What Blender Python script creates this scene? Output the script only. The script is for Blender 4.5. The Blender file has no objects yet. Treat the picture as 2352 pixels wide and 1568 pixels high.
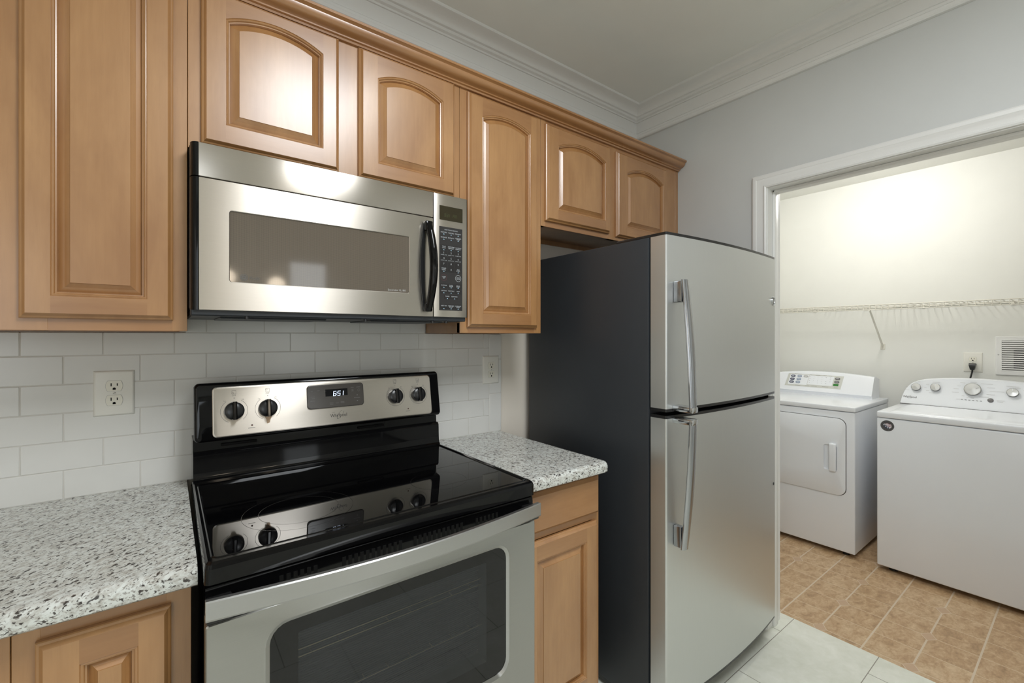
import bpy, bmesh, math, random
from mathutils import Vector, Matrix
random.seed(7)
SC = bpy.context.scene
COL = SC.collection
# ------------------------------------------------------------------ camera, world, lights, exposure
cam_d = bpy.data.cameras.new('camera'); cam = bpy.data.objects.new('camera', cam_d); COL.objects.link(cam)
cam_d.sensor_width = 36.0; cam_d.lens = 1031.78 * 36.0 / 2352.0
cam_d.shift_y = -12.05 / 2352.0
cam_d.clip_start = 0.02
cam.location = (0.0557, -1.6439, 1.3374)
cam.rotation_euler = (math.radians(90), 0, math.radians(-37.4021))
SC.camera = cam
SC.view_settings.view_transform = 'Standard'; SC.view_settings.look = 'None'
SC.view_settings.gamma = 1.0; SC.view_settings.use_curve_mapping = False
SC.view_settings.exposure = 0.0
SC.cycles.use_denoising = True
SC.cycles.max_bounces = 10; SC.cycles.diffuse_bounces = 6; SC.cycles.glossy_bounces = 5
SC.cycles.transparent_max_bounces = 8
SC.cycles.caustics_reflective = False; SC.cycles.caustics_refractive = False
SC.cycles.sample_clamp_indirect = 6.0
W = bpy.data.worlds.new('world'); SC.world = W; W.use_nodes = True
W.node_tree.nodes['Background'].inputs[0].default_value = (0.75, 0.85, 1.0, 1)
W.node_tree.nodes['Background'].inputs[1].default_value = 0.6

def area(name, loc, rot, sx, sy, power, color, spread=180):
    l = bpy.data.lights.new(name, 'AREA'); l.shape = 'RECTANGLE'; l.size = sx; l.size_y = sy
    l.energy = power; l.color = color; l.spread = math.radians(spread)
    o = bpy.data.objects.new(name, l); COL.objects.link(o); o.location = loc; o.rotation_euler = rot
    return o
R = math.radians
# fluorescent fitting on the kitchen ceiling, daylight through the glazed back door, added fill from back and side, lamp of the dining end, laundry lamp
area('kitchen_ceiling_light', (0.69, -1.68, 2.60), (0, 0, 0), 0.52, 0.95, 36, (0.93, 0.97, 1.0))
area('fill_light_back', (-1.5, -4.02, 1.45), (R(90), 0, 0), 1.1, 1.5, 15, (0.90, 0.96, 1.0))  # added fill from behind the camera, set in the added window
area('daylight_glazed_door', (1.22, -4.06, 1.45), (R(90), 0, 0), 0.34, 1.3, 3.5, (0.92, 0.97, 1.0))
area('fill_light_side', (-2.12, -2.3, 1.5), (0, R(-90), 0), 1.3, 1.6, 5, (1.0, 0.98, 0.95))  # added fill panel in front of the solid left wall, no opening there
for px_, pz_ in ((0.46, 1.86), (0.86, 1.82)):      # shades of the dining chandelier seen in the steel
    pl_ = bpy.data.lights.new('chandelier_light', 'POINT'); pl_.energy = 2; pl_.color = (1.0, 0.84, 0.64); pl_.shadow_soft_size = 0.07
    po_ = bpy.data.objects.new('chandelier_light', pl_); COL.objects.link(po_); po_.location = (px_, -3.7, pz_)
ll_ = bpy.data.lights.new('laundry_ceiling_light', 'POINT'); ll_.energy = 23; ll_.color = (1.0, 0.98, 0.94); ll_.shadow_soft_size = 0.10
lo_ = bpy.data.objects.new('laundry_ceiling_light', ll_); COL.objects.link(lo_); lo_.location = (3.25, -0.80, 2.33)

# ------------------------------------------------------------------ materials
def lin(c):
    return tuple(((v / 255) / 12.92 if v / 255 <= 0.04045 else ((v / 255 + 0.055) / 1.055) ** 2.4) for v in c) + (1,)
def new_mat(name):
    m = bpy.data.materials.new(name); m.use_nodes = True
    nt = m.node_tree; return m, nt, nt.nodes['Principled BSDF']
def N(nt, t, **kw):
    n = nt.nodes.new(t)
    for k, v in kw.items():
        if isinstance(v, tuple) and k == 'set':
            pass
        else: setattr(n, k, v)
    return n
def mathn(nt, op, a, b=None, c=None):
    n = nt.nodes.new('ShaderNodeMath'); n.operation = op
    for i, v in enumerate((a, b, c)):
        if v is None: continue
        if isinstance(v, (int, float)): n.inputs[i].default_value = v
        else: nt.links.new(v, n.inputs[i])
    return n.outputs[0]
def ramp(nt, fac, stops):
    r = nt.nodes.new('ShaderNodeValToRGB'); e = r.color_ramp.elements
    while len(e) < len(stops): e.new(0.5)
    for el, (p, c) in zip(e, stops): el.position = p; el.color = c
    nt.links.new(fac, r.inputs[0]); return r.outputs[0]
def noise(nt, vec, scale, detail=3, rough=0.5, dist=0.0):
    n = nt.nodes.new('ShaderNodeTexNoise'); n.inputs['Scale'].default_value = scale
    n.inputs['Detail'].default_value = detail; n.inputs['Roughness'].default_value = rough
    n.inputs['Distortion'].default_value = dist
    nt.links.new(vec, n.inputs['Vector']); return n.outputs[0]
def mapping(nt, scale=(1, 1, 1), rot=(0, 0, 0), src='Object', loc=(0, 0, 0)):
    tc = nt.nodes.new('ShaderNodeTexCoord'); mp = nt.nodes.new('ShaderNodeMapping')
    mp.inputs['Scale'].default_value = scale; mp.inputs['Rotation'].default_value = rot; mp.inputs['Location'].default_value = loc
    nt.links.new(tc.outputs[src], mp.inputs['Vector']); return mp.outputs[0]
def bump(nt, bsdf, h, strength=0.2, dist=0.001):
    b = nt.nodes.new('ShaderNodeBump'); b.inputs['Strength'].default_value = strength; b.inputs['Distance'].default_value = dist
    nt.links.new(h, b.inputs['Height']); nt.links.new(b.outputs[0], bsdf.inputs['Normal'])
def mixc(nt, fac, a, b, blend='MIX'):
    m = nt.nodes.new('ShaderNodeMix'); m.data_type = 'RGBA'; m.blend_type = blend
    for s, v in ((m.inputs[0], fac), (m.inputs[6], a), (m.inputs[7], b)):
        if isinstance(v, (int, float)): s.default_value = v
        elif isinstance(v, tuple): s.default_value = v
        else: nt.links.new(v, s)
    return m.outputs[2]

def flat(name, rgb, rough=0.5, metal=0.0, spec=0.5, coat=0.0, var=0.04, vscale=6.0, orange=0.0):
    m, nt, b = new_mat(name)
    v = mapping(nt, src='Object')
    f = noise(nt, v, vscale, 3)
    c = lin(rgb); d = tuple(x * (1 - var) for x in c[:3]) + (1,); e = tuple(min(1, x * (1 + var)) for x in c[:3]) + (1,)
    nt.links.new(ramp(nt, f, [(0.3, d), (0.7, e)]), b.inputs['Base Color'])
    b.inputs['Roughness'].default_value = rough; b.inputs['Metallic'].default_value = metal
    b.inputs['Specular IOR Level'].default_value = spec; b.inputs['Coat Weight'].default_value = coat
    if coat: b.inputs['Coat Roughness'].default_value = 0.08
    if orange: bump(nt, b, noise(nt, mapping(nt), 260, 2), orange, 0.0006)
    return m
def emit(name, rgb, s):
    m, nt, b = new_mat(name); b.inputs['Base Color'].default_value = (0, 0, 0, 1)
    b.inputs['Emission Color'].default_value = lin(rgb); b.inputs['Emission Strength'].default_value = s; return m

def wood(name, vertical=True, tone=0):
    m, nt, b = new_mat(name)
    s = (1, 1, 0.06) if vertical else (0.06, 1, 1)
    geo = nt.nodes.new('ShaderNodeNewGeometry')
    mp = nt.nodes.new('ShaderNodeMapping'); mp.inputs['Scale'].default_value = s
    nt.links.new(geo.outputs['Position'], mp.inputs['Vector'])
    mp2 = nt.nodes.new('ShaderNodeMapping'); mp2.inputs['Scale'].default_value = (1, 1, 0.3) if vertical else (0.3, 1, 1)
    nt.links.new(geo.outputs['Position'], mp2.inputs['Vector'])
    fine = noise(nt, mp.outputs[0], 90, 4, 0.6, 0.3)
    blot = noise(nt, mp2.outputs[0], 9, 4, 0.6, 0.4)
    a = lin((184, 138, 88)); c2 = lin((153, 107, 62))
    if tone: a = lin((175, 128, 80)); c2 = lin((145, 99, 56))
    col = mixc(nt, mathn(nt, 'MULTIPLY_ADD', fine, 0.5, mathn(nt, 'MULTIPLY', ramp(nt, blot, [(0.3, (0, 0, 0, 1)), (0.7, (1, 1, 1, 1))]), 0.75)), a, c2)
    fl = noise(nt, mp.outputs[0], 420, 2, 0.5)
    col = mixc(nt, mathn(nt, 'MULTIPLY', ramp(nt, fl, [(0.58, (0, 0, 0, 1)), (0.72, (1, 1, 1, 1))]), 0.16), col, lin((150, 104, 64)))
    nt.links.new(col, b.inputs['Base Color'])
    b.inputs['Roughness'].default_value = 0.42; b.inputs['Specular IOR Level'].default_value = 0.5
    b.inputs['Coat Weight'].default_value = 1.0; b.inputs['Coat Roughness'].default_value = 0.27; b.inputs['Coat IOR'].default_value = 1.6
    bump(nt, b, fine, 0.05, 0.0006)
    return m
M = {}
M['wood'] = wood('maple_vertical_grain'); M['woodh'] = wood('maple_horizontal_grain', False, 1)
M['woodin'] = flat('cabinet_interior', (150, 120, 92), 0.6)
M['wall'] = flat('wall_paint_grey', (203, 205, 204), 0.55, orange=0.08, var=0.012)
M['wallb'] = flat('wall_paint_cream', (224, 216, 204), 0.55, orange=0.08, var=0.012)
M['wallL'] = flat('laundry_wall_paint', (224, 224, 219), 0.6, orange=0.06, var=0.012)
M['ceil'] = flat('ceiling_paint', (232, 233, 229), 0.7, orange=0.1, var=0.012)
M['trim'] = flat('white_trim_paint', (226, 226, 224), 0.35, var=0.01)
M['grout'] = flat('grout', (204, 201, 195), 0.8)
M['tile'] = flat('white_ceramic_tile', (216, 215, 211), 0.22, var=0.015, vscale=14)
M['plate'] = flat('outlet_plate_plastic', (226, 224, 216), 0.35, var=0.01)
M['recept'] = flat('receptacle_plastic', (228, 225, 212), 0.35, var=0.01)
M['dark'] = flat('dark_slot', (8, 8, 8), 0.7, spec=0.2)
M['white'] = flat('white_appliance_enamel', (226, 229, 234), 0.25, coat=0.3, var=0.008)
M['whitep'] = flat('white_console_plastic', (226, 229, 233), 0.35, var=0.008)
M['greyp'] = flat('pale_grey_overlay', (198, 199, 193), 0.4, var=0.01)
M['ink'] = flat('grey_ink', (96, 94, 92), 0.6)
M['inkl'] = flat('pale_grey_ink', (182, 182, 180), 0.6)
M['inkw'] = flat('pale_key_ink', (190, 194, 198), 0.6)
M['inkb'] = flat('pale_blue_key_ink', (170, 205, 226), 0.6)
M['black'] = flat('black_enamel', (9, 9, 10), 0.06, spec=0.28, var=0.05)
M['ckglass'] = flat('black_ceramic_glass', (7, 7, 8), 0.012, spec=0.42, var=0.02)
M['ovb'] = flat('oven_glass_black_border', (12, 13, 14), 0.02, spec=0.45, var=0.02)
M['blackp'] = flat('black_plastic', (27, 27, 28), 0.28, spec=0.5)
M['blackm'] = flat('black_textured_steel', (46, 49, 53), 0.42, spec=0.45, orange=0.15)
M['key'] = flat('keypad_black', (44, 42, 42), 0.35)
M['keyd'] = flat('key_darker_pad', (32, 30, 30), 0.35)
M['clock'] = flat('clock_window_smoked', (70, 66, 62), 0.16)
M['lcd'] = flat('green_black_lcd', (46, 40, 22), 0.2)
M['chrome'] = flat('chrome', (205, 208, 212), 0.12, 1.0)
M['fhandle'] = flat('satin_refrigerator_handle', (172, 174, 178), 0.24, 1.0)
M['satin'] = flat('satin_knob_metal', (190, 190, 188), 0.32, 1.0)
M['gold'] = flat('rack_wire', (214, 196, 160), 0.3, 1.0)
M['cav'] = flat('oven_cavity_enamel', (92, 94, 98), 0.5)
M['rod'] = flat('white_vinyl_wire', (214, 211, 200), 0.4)
M['navy'] = flat('navy_button', (62, 66, 88), 0.4); M['blueg'] = flat('blue_grey_button', (142, 154, 172), 0.4)
M['ventgrey'] = flat('vent_shadow_grey', (150, 150, 146), 0.6)
M['greyb'] = flat('grey_button', (104, 102, 102), 0.4)
M['red'] = flat('badge_red', (120, 22, 40), 0.4); M['badge'] = flat('badge_dark_grey', (74, 73, 74), 0.4)
M['lamp_red'] = flat('unlit_red_lamp', (70, 26, 22), 0.25)
M['oring'] = flat('burner_ring_print', (34, 33, 33), 0.2)
M['redring'] = flat('red_ring_ink', (110, 60, 66), 0.5)
M['stain'] = flat('brown_cleaning_stain', (176, 152, 128), 0.4, 0.6)
M['green'] = emit('green_led_display', (40, 140, 40), 0.6)
M['digit'] = emit('clock_digits', (214, 230, 255), 1.6)
M['digitg'] = emit('dim_green_digits', (92, 104, 40), 0.35)

def steel(name, rgb, rough, horiz=True, aniso=0.75, spot=0.0):
    m, nt, b = new_mat(name)
    v = mapping(nt, (2, 2, 160) if horiz else (220, 220, 1.2))
    f = noise(nt, v, 8, 3, 0.6)
    c = lin(rgb)
    nt.links.new(ramp(nt, f, [(0.25, tuple(x * 0.975 for x in c[:3]) + (1,)), (0.75, tuple(min(1, x * 1.02) for x in c[:3]) + (1,))]), b.inputs['Base Color'])
    b.inputs['Metallic'].default_value = 1.0
    rr = mathn(nt, 'MULTIPLY_ADD', f, 0.05, rough - 0.025); nt.links.new(rr, b.inputs['Roughness'])
    b.inputs['Anisotropic'].default_value = aniso
    b.inputs['Anisotropic Rotation'].default_value = 0.25 if horiz else 0.0
    t = nt.nodes.new('ShaderNodeTangent'); t.direction_type = 'UV_MAP'; t.uv_map = 'UVMap'
    nt.links.new(t.outputs[0], b.inputs['Tangent'])
    w = noise(nt, mapping(nt, (1, 1, 1)), 5, 1)
    bump(nt, b, w, 0.06, 0.004)
    return m
M['steel'] = steel('brushed_stainless_horizontal', (206, 199, 190), 0.31, True, 0.9)
M['steel2'] = steel('brushed_stainless_oven_door', (172, 172, 169), 0.30, True, 0.85)
M['steelv'] = steel('brushed_stainless_vertical', (214, 216, 216), 0.40, False, 0.6)
M['steelh'] = steel('satin_stainless_handle', (184, 184, 183), 0.36, True, 0.5)

def glass_mat(name, tint, trans, rough=0.04, ior=1.5):
    m, nt, b = new_mat(name); out = nt.nodes['Material Output']
    nt.nodes.remove(b)
    tr = nt.nodes.new('ShaderNodeBsdfTransparent'); tr.inputs[0].default_value = trans
    di = nt.nodes.new('ShaderNodeBsdfDiffuse'); di.inputs[0].default_value = tint
    gl = nt.nodes.new('ShaderNodeBsdfGlossy'); gl.inputs['Roughness'].default_value = rough
    ad = nt.nodes.new('ShaderNodeAddShader'); nt.links.new(tr.outputs[0], ad.inputs[0]); nt.links.new(di.outputs[0], ad.inputs[1])
    fr = nt.nodes.new('ShaderNodeFresnel'); fr.inputs[0].default_value = ior
    mx = nt.nodes.new('ShaderNodeMixShader'); nt.links.new(fr.outputs[0], mx.inputs[0])
    nt.links.new(ad.outputs[0], mx.inputs[1]); nt.links.new(gl.outputs[0], mx.inputs[2]); nt.links.new(mx.outputs[0], out.inputs[0])
    return m
M['ovenglass'] = glass_mat('oven_window_glass', (0.012, 0.013, 0.014, 1), (0.36, 0.38, 0.41, 1), 0.03, 1.55)

def perforated(name):      # microwave window: fine perforated screen behind smoked glass
    m, nt, b = new_mat(name)
    v = mapping(nt, (420, 420, 420))
    vo = nt.nodes.new('ShaderNodeTexVoronoi'); vo.inputs['Randomness'].default_value = 0.0; vo.inputs['Scale'].default_value = 1.0
    nt.links.new(v, vo.inputs['Vector'])
    nt.links.new(ramp(nt, vo.outputs[0], [(0.3, lin((74, 66, 58))), (0.5, lin((112, 102, 90)))]), b.inputs['Base Color'])
    b.inputs['Roughness'].default_value = 0.06; b.inputs['Specular IOR Level'].default_value = 0.9
    return m
M['mwglass'] = perforated('microwave_window_screen')

def granite(name, angle):
    m, nt, b = new_mat(name)
    geo = nt.nodes.new('ShaderNodeNewGeometry')
    def mp(sc, ang=angle):
        a = nt.nodes.new('ShaderNodeMapping'); a.vector_type = 'POINT'
        a.inputs['Rotation'].default_value = (0, 0, ang)
        nt.links.new(geo.outputs['Position'], a.inputs['Vector'])
        c = nt.nodes.new('ShaderNodeMapping'); c.inputs['Scale'].default_value = sc
        nt.links.new(a.outputs[0], c.inputs['Vector']); return c.outputs[0]
    big = noise(nt, mp((0.7, 1.1, 1.1)), 16, 4, 0.6, 0.4)
    mid = noise(nt, mp((0.6, 1, 1)), 95, 4, 0.6, 0.3)
    spk = noise(nt, mp((0.62, 1, 1)), 150, 3, 0.55, 0.4)
    spk2 = noise(nt, mp((0.55, 1, 1)), 290, 2, 0.5, 0.2)
    blob = noise(nt, mp((0.6, 1, 1)), 58, 3, 0.5, 0.4)
    base = mixc(nt, mathn(nt, 'MULTIPLY', ramp(nt, mid, [(0.44, (0, 0, 0, 1)), (0.64, (1, 1, 1, 1))]), 0.85), lin((214, 217, 213)), lin((170, 166, 158)))
    base = mixc(nt, mathn(nt, 'MULTIPLY', ramp(nt, big, [(0.45, (0, 0, 0, 1)), (0.7, (1, 1, 1, 1))]), 0.5), base, lin((190, 188, 181)))
    base = mixc(nt, mathn(nt, 'MULTIPLY', ramp(nt, spk2, [(0.575, (0, 0, 0, 1)), (0.65, (1, 1, 1, 1))]), 0.75), base, lin((112, 104, 97)))
    th = mathn(nt, 'ADD', spk, mathn(nt, 'MULTIPLY', big, 0.22))
    base = mixc(nt, mathn(nt, 'MULTIPLY', ramp(nt, th, [(0.682, (0, 0, 0, 1)), (0.735, (1, 1, 1, 1))]), 0.95), base, lin((54, 47, 44)))
    base = mixc(nt, mathn(nt, 'MULTIPLY', ramp(nt, blob, [(0.685, (0, 0, 0, 1)), (0.72, (1, 1, 1, 1))]), 0.9), base, lin((48, 42, 42)))
    nt.links.new(base, b.inputs['Base Color']); b.inputs['Roughness'].default_value = 0.14
    b.inputs['Specular IOR Level'].default_value = 0.5
    return m
M['granite'] = granite('speckled_white_granite', R(-38)); M['granite2'] = granite('speckled_white_granite_streaked_across', R(18))

def kitchen_floor():
    m, nt, b = new_mat('white_stone_floor_tile')
    geo = nt.nodes.new('ShaderNodeNewGeometry'); mp = nt.nodes.new('ShaderNodeMapping')
    mp.inputs['Location'].default_value = (0.611 - 0.037, 0.765 + 0.32 * 20, 0); nt.links.new(geo.outputs['Position'], mp.inputs['Vector'])
    br = nt.nodes.new('ShaderNodeTexBrick'); br.offset = 0.36; br.offset_frequency = 2; br.squash = 1
    br.inputs['Scale'].default_value = 1.0; br.inputs['Mortar Size'].default_value = 0.0016; br.inputs['Mortar Smooth'].default_value = 0.1
    br.inputs['Brick Width'].default_value = 0.611; br.inputs['Row Height'].default_value = 0.32
    nt.links.new(mp.outputs[0], br.inputs['Vector'])
    n1 = noise(nt, geo.outputs['Position'], 5, 6, 0.65, 0.6); n2 = noise(nt, geo.outputs['Position'], 22, 5, 0.6, 0.8)
    c = ramp(nt, mathn(nt, 'MULTIPLY_ADD', n2, 0.4, mathn(nt, 'MULTIPLY', n1, 0.6)), [(0.35, lin((214, 216, 203))), (0.65, lin((232, 233, 224)))])
    nt.links.new(mixc(nt, br.outputs['Fac'], c, lin((146, 142, 131))), b.inputs['Base Color'])
    b.inputs['Roughness'].default_value = 0.28
    return m
M['floor'] = kitchen_floor()

def laundry_floor():
    m, nt, b = new_mat('tan_vinyl_floor_with_diamond_insets')
    geo = nt.nodes.new('ShaderNodeNewGeometry'); sep = nt.nodes.new('ShaderNodeSeparateXYZ'); nt.links.new(geo.outputs['Position'], sep.inputs[0])
    X, Y = sep.outputs[0], sep.outputs[1]
    PX, PY, X0, Y0 = 0.311, 0.32, 2.747, -0.862
    def cell(v, p, o, h=1.0):       # signed distance to nearest multiple of p*h
        q = p * h
        return mathn(nt, 'ABSOLUTE', mathn(nt, 'SUBTRACT', mathn(nt, 'WRAP', mathn(nt, 'SUBTRACT', v, o - q / 2), q, 0.0), q / 2))
    dx1 = cell(X, PX, X0, 0.5); dyr = cell(Y, PY, Y0, 0.5); dxd = cell(X, PX, X0); dyd = cell(Y, PY, Y0)
    thin = mathn(nt, 'LESS_THAN', dx1, 0.0022)
    thick = mathn(nt, 'LESS_THAN', dyr, 0.0033)
    dd = mathn(nt, 'ADD', dxd, mathn(nt, 'MULTIPLY', dyd, 1.42))
    dia = mathn(nt, 'LESS_THAN', dd, 0.036); ring = mathn(nt, 'SUBTRACT', mathn(nt, 'LESS_THAN', dd, 0.0405), dia)
    mp = nt.nodes.new('ShaderNodeMapping'); mp.inputs['Scale'].default_value = (1, 1.6, 1); nt.links.new(geo.outputs['Position'], mp.inputs['Vector'])
    # each tile its own cloudiness
    cx = mathn(nt, 'FLOOR', mathn(nt, 'DIVIDE', mathn(nt, 'SUBTRACT', X, X0), PX / 2)); cy = mathn(nt, 'FLOOR', mathn(nt, 'DIVIDE', mathn(nt, 'SUBTRACT', Y, Y0), PY / 2))
    cb = nt.nodes.new('ShaderNodeCombineXYZ'); nt.links.new(cx, cb.inputs[0]); nt.links.new(cy, cb.inputs[1])
    wn = nt.nodes.new('ShaderNodeTexWhiteNoise'); nt.links.new(cb.outputs[0], wn.inputs['Vector'])
    off = nt.nodes.new('ShaderNodeVectorMath'); off.operation = 'MULTIPLY_ADD'; nt.links.new(wn.outputs['Color'], off.inputs[0]); off.inputs[1].default_value = (3, 3, 3); nt.links.new(mp.outputs[0], off.inputs[2])
    n1 = noise(nt, off.outputs[0], 17, 6, 0.62, 0.7); n2 = noise(nt, off.outputs[0], 70, 4, 0.6, 0.3)
    f = mathn(nt, 'ADD', mathn(nt, 'MULTIPLY_ADD', n2, 0.35, mathn(nt, 'MULTIPLY', n1, 0.75)), mathn(nt, 'MULTIPLY', wn.outputs[0], 0.08))
    c = ramp(nt, f, [(0.36, lin((150, 121, 90))), (0.55, lin((181, 150, 115))), (0.76, lin((206, 181, 148)))])
    g = lin((206, 190, 168))
    c = mixc(nt, thin, c, lin((204, 184, 156))); c = mixc(nt, thick, c, g)
    c = mixc(nt, dia, c, lin((190, 161, 133))); c = mixc(nt, ring, c, g)
    nt.links.new(c, b.inputs['Base Color']); b.inputs['Roughness'].default_value = 0.38
    return m
M['lfloor'] = laundry_floor()

# ------------------------------------------------------------------ mesh builder
class B:
    def __init__(s): s.bm = bmesh.new()
    def face(s, pts, mi=0):
        vs = [s.bm.verts.new(p) for p in pts]
        f = s.bm.faces.new(vs); f.material_index = mi; return f
    def merge(s, o):
        me = bpy.data.meshes.new('tmp'); o.to_mesh(me); s.bm.from_mesh(me); bpy.data.meshes.remove(me); o.free()
    def box(s, x0, x1, y0, y1, z0, z1, r=0.0, seg=2, mi=0):
        t = bmesh.new()
        x0, x1 = min(x0, x1), max(x0, x1); y0, y1 = min(y0, y1), max(y0, y1); z0, z1 = min(z0, z1), max(z0, z1)
        bmesh.ops.create_cube(t, size=1)
        for v in t.verts: v.co = Vector(((x0 + x1) / 2 + v.co.x * (x1 - x0), (y0 + y1) / 2 + v.co.y * (y1 - y0), (z0 + z1) / 2 + v.co.z * (z1 - z0)))
        if r > 0:
            r = min(r, 0.49 * min(x1 - x0, y1 - y0, z1 - z0))
            bmesh.ops.bevel(t, geom=list(t.edges), offset=r, segments=seg, affect='EDGES', profile=0.5)
        for f in t.faces: f.material_index = mi
        s.merge(t); return s
    def loft(s, loops, cap0=False, cap1=False, close=True, mi=0):
        """loops: lists of equal length of points; skins consecutive loops"""
        vl = [[s.bm.verts.new(p) for p in l] for l in loops]
        n = len(vl[0])
        for a, b_ in zip(vl[:-1], vl[1:]):
            for i in range(n if close else n - 1):
                j = (i + 1) % n
                try:
                    f = s.bm.faces.new((a[i], a[j], b_[j], b_[i])); f.material_index = mi
                except ValueError: pass
        if cap0: s.bm.faces.new(vl[0][::-1]).material_index = mi
        if cap1: s.bm.faces.new(vl[-1]).material_index = mi
        return s
    def prism(s, poly, fn, a, b_, mi=0):
        """poly: 2-D points; fn(p, t) -> 3-D; extruded from t=a to t=b"""
        return s.loft([[fn(p, a) for p in poly], [fn(p, b_) for p in poly]], True, True, True, mi)
    def tube(s, pts, r, n=8, mi=0, rs=None, sy=1.0):
        pts = [Vector(p) for p in pts]; loops = []
        up0 = None
        for i, p in enumerate(pts):
            d = (pts[min(i + 1, len(pts) - 1)] - pts[max(i - 1, 0)]).normalized()
            if up0 is None:
                up0 = Vector((0, 0, 1)) if abs(d.z) < 0.9 else Vector((1, 0, 0))
            a = (up0 - d * up0.dot(d)).normalized(); up0 = a; c = d.cross(a)
            rr = rs[i] if rs else r
            loops.append([p + a * rr * math.cos(2 * math.pi * k / n) + c * rr * sy * math.sin(2 * math.pi * k / n) for k in range(n)])
        return s.loft(loops, True, True, True, mi)
    def lathe(s, prof, o, ax, n=32, mi=0, cap=True, e1=None):
        """prof: (radius, height) along ax from o"""
        o = Vector(o); ax = Vector(ax).normalized()
        a = Vector(e1) if e1 else (Vector((0, 0, 1)) if abs(ax.z) < 0.9 else Vector((1, 0, 0)))
        a = (a - ax * a.dot(ax)).normalized(); c = ax.cross(a)
        loops = [[o + ax * h + a * r * math.cos(2 * math.pi * k / n) + c * r * math.sin(2 * math.pi * k / n) for k in range(n)] for r, h in prof]
        return s.loft(loops, cap, cap, True, mi)
    def text(s, txt, h, o, ux, uz, w=None, align='C', mi=0, shear=0.0):
        """flat printed lettering, cap height h, centred or left-aligned at o"""
        cu = bpy.data.curves.new('txt', 'FONT'); cu.body = txt; cu.size = 1.0; cu.shear = shear; cu.resolution_u = 2
        ob = bpy.data.objects.new('txt', cu); COL.objects.link(ob)
        dg = bpy.context.evaluated_depsgraph_get(); dg.update()
        me = bpy.data.meshes.new_from_object(ob.evaluated_get(dg))
        bpy.data.objects.remove(ob); bpy.data.curves.remove(cu)
        xs = [v.co.x for v in me.vertices]
        if xs:
            x0, x1 = min(xs), max(xs); k = h / 0.69; kx = k if w is None else w / (x1 - x0)
            sh = (x0 + x1) / 2 if align == 'C' else x0
            o, ux, uz = Vector(o), Vector(ux), Vector(uz)
            t = bmesh.new(); t.from_mesh(me)
            for v in t.verts: v.co = o + ux * ((v.co.x - sh) * kx) + uz * (v.co.y * k - h / 2)
            for f in t.faces: f.material_index = mi
            s.merge(t)
        bpy.data.meshes.remove(me); return s
    def ring(s, c, ux, uz, r0, r1, a0=0, a1=360, n=40, mi=0):
        c, ux, uz = Vector(c), Vector(ux), Vector(uz); full = abs(a1 - a0) >= 360
        for i in range(n):
            t0, t1 = R(a0 + (a1 - a0) * i / n), R(a0 + (a1 - a0) * (i + 1) / n)
            s.face([c + (ux * math.cos(t) + uz * math.sin(t)) * r for t, r in ((t0, r0), (t1, r0), (t1, r1), (t0, r1))], mi)
        return s
    def quad(s, c, ux, uz, w, h, mi=0):
        c, ux, uz = Vector(c), Vector(ux) * w / 2, Vector(uz) * h / 2
        s.face([c - ux - uz, c + ux - uz, c + ux + uz, c - ux + uz], mi); return s
    def tri(s, c, ux, uz, w, h, mi=0):
        c, ux, uz = Vector(c), Vector(ux) * w / 2, Vector(uz) * h / 2
        s.face([c - ux - uz, c + ux - uz, c + uz], mi); return s
    def disc(s, c, ux, uz, rx, rz, mi=0, n=20):
        c, ux, uz = Vector(c), Vector(ux), Vector(uz)
        s.face([c + ux * rx * math.cos(2 * math.pi * k / n) + uz * rz * math.sin(2 * math.pi * k / n) for k in range(n)], mi); return s
    def build(s, name, mats, parent=None, ang=35, recalc=True, **props):
        root = parent
        while root is not None and root.parent is not None: root = root.parent
        if recalc: bmesh.ops.recalc_face_normals(s.bm, faces=s.bm.faces)
        if root is not None:
            off = root.location
            for v in s.bm.verts: v.co -= off
        uv = s.bm.loops.layers.uv.new('UVMap')
        for f in s.bm.faces:
            n = f.normal; ax = max(range(3), key=lambda i: abs(n[i]))
            for l in f.loops:
                c = l.vert.co; l[uv].uv = (c.x, c.z) if ax == 1 else ((c.y, c.z) if ax == 0 else (c.x, c.y))
        me = bpy.data.meshes.new(name); s.bm.to_mesh(me); s.bm.free()
        for p in me.polygons: p.use_smooth = True
        me.set_sharp_from_angle(angle=R(ang))
        if not isinstance(mats, (list, tuple)): mats = [mats]
        for m in mats: me.materials.append(M[m])
        o = bpy.data.objects.new(name, me); COL.objects.link(o)
        if parent is not None: o.parent = parent
        for k, v in props.items(): o[k] = v
        return o
def thing(name, label, cat, loc, group=None):
    o = bpy.data.objects.new(name, None); COL.objects.link(o); o.location = loc; o.empty_display_size = 0.05
    o['label'] = label; o['category'] = cat
    if group: o['group'] = group
    return o
def tag(o, label, cat, group=None):
    o['label'] = label; o['category'] = cat
    if group: o['group'] = group
    return o
def struct(o): o['kind'] = 'structure'; return o
def rrect(x0, x1, z0, z1, r, n=6):
    pts = []
    for cx, cz, a in ((x1 - r, z0 + r, -90), (x1 - r, z1 - r, 0), (x0 + r, z1 - r, 90), (x0 + r, z0 + r, 180)):
        for k in range(n + 1): t = R(a + 90 * k / n); pts.append((cx + r * math.cos(t), cz + r * math.sin(t)))
    return pts
XU, ZU, YU = (1, 0, 0), (0, 0, 1), (0, 1, 0)

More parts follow.
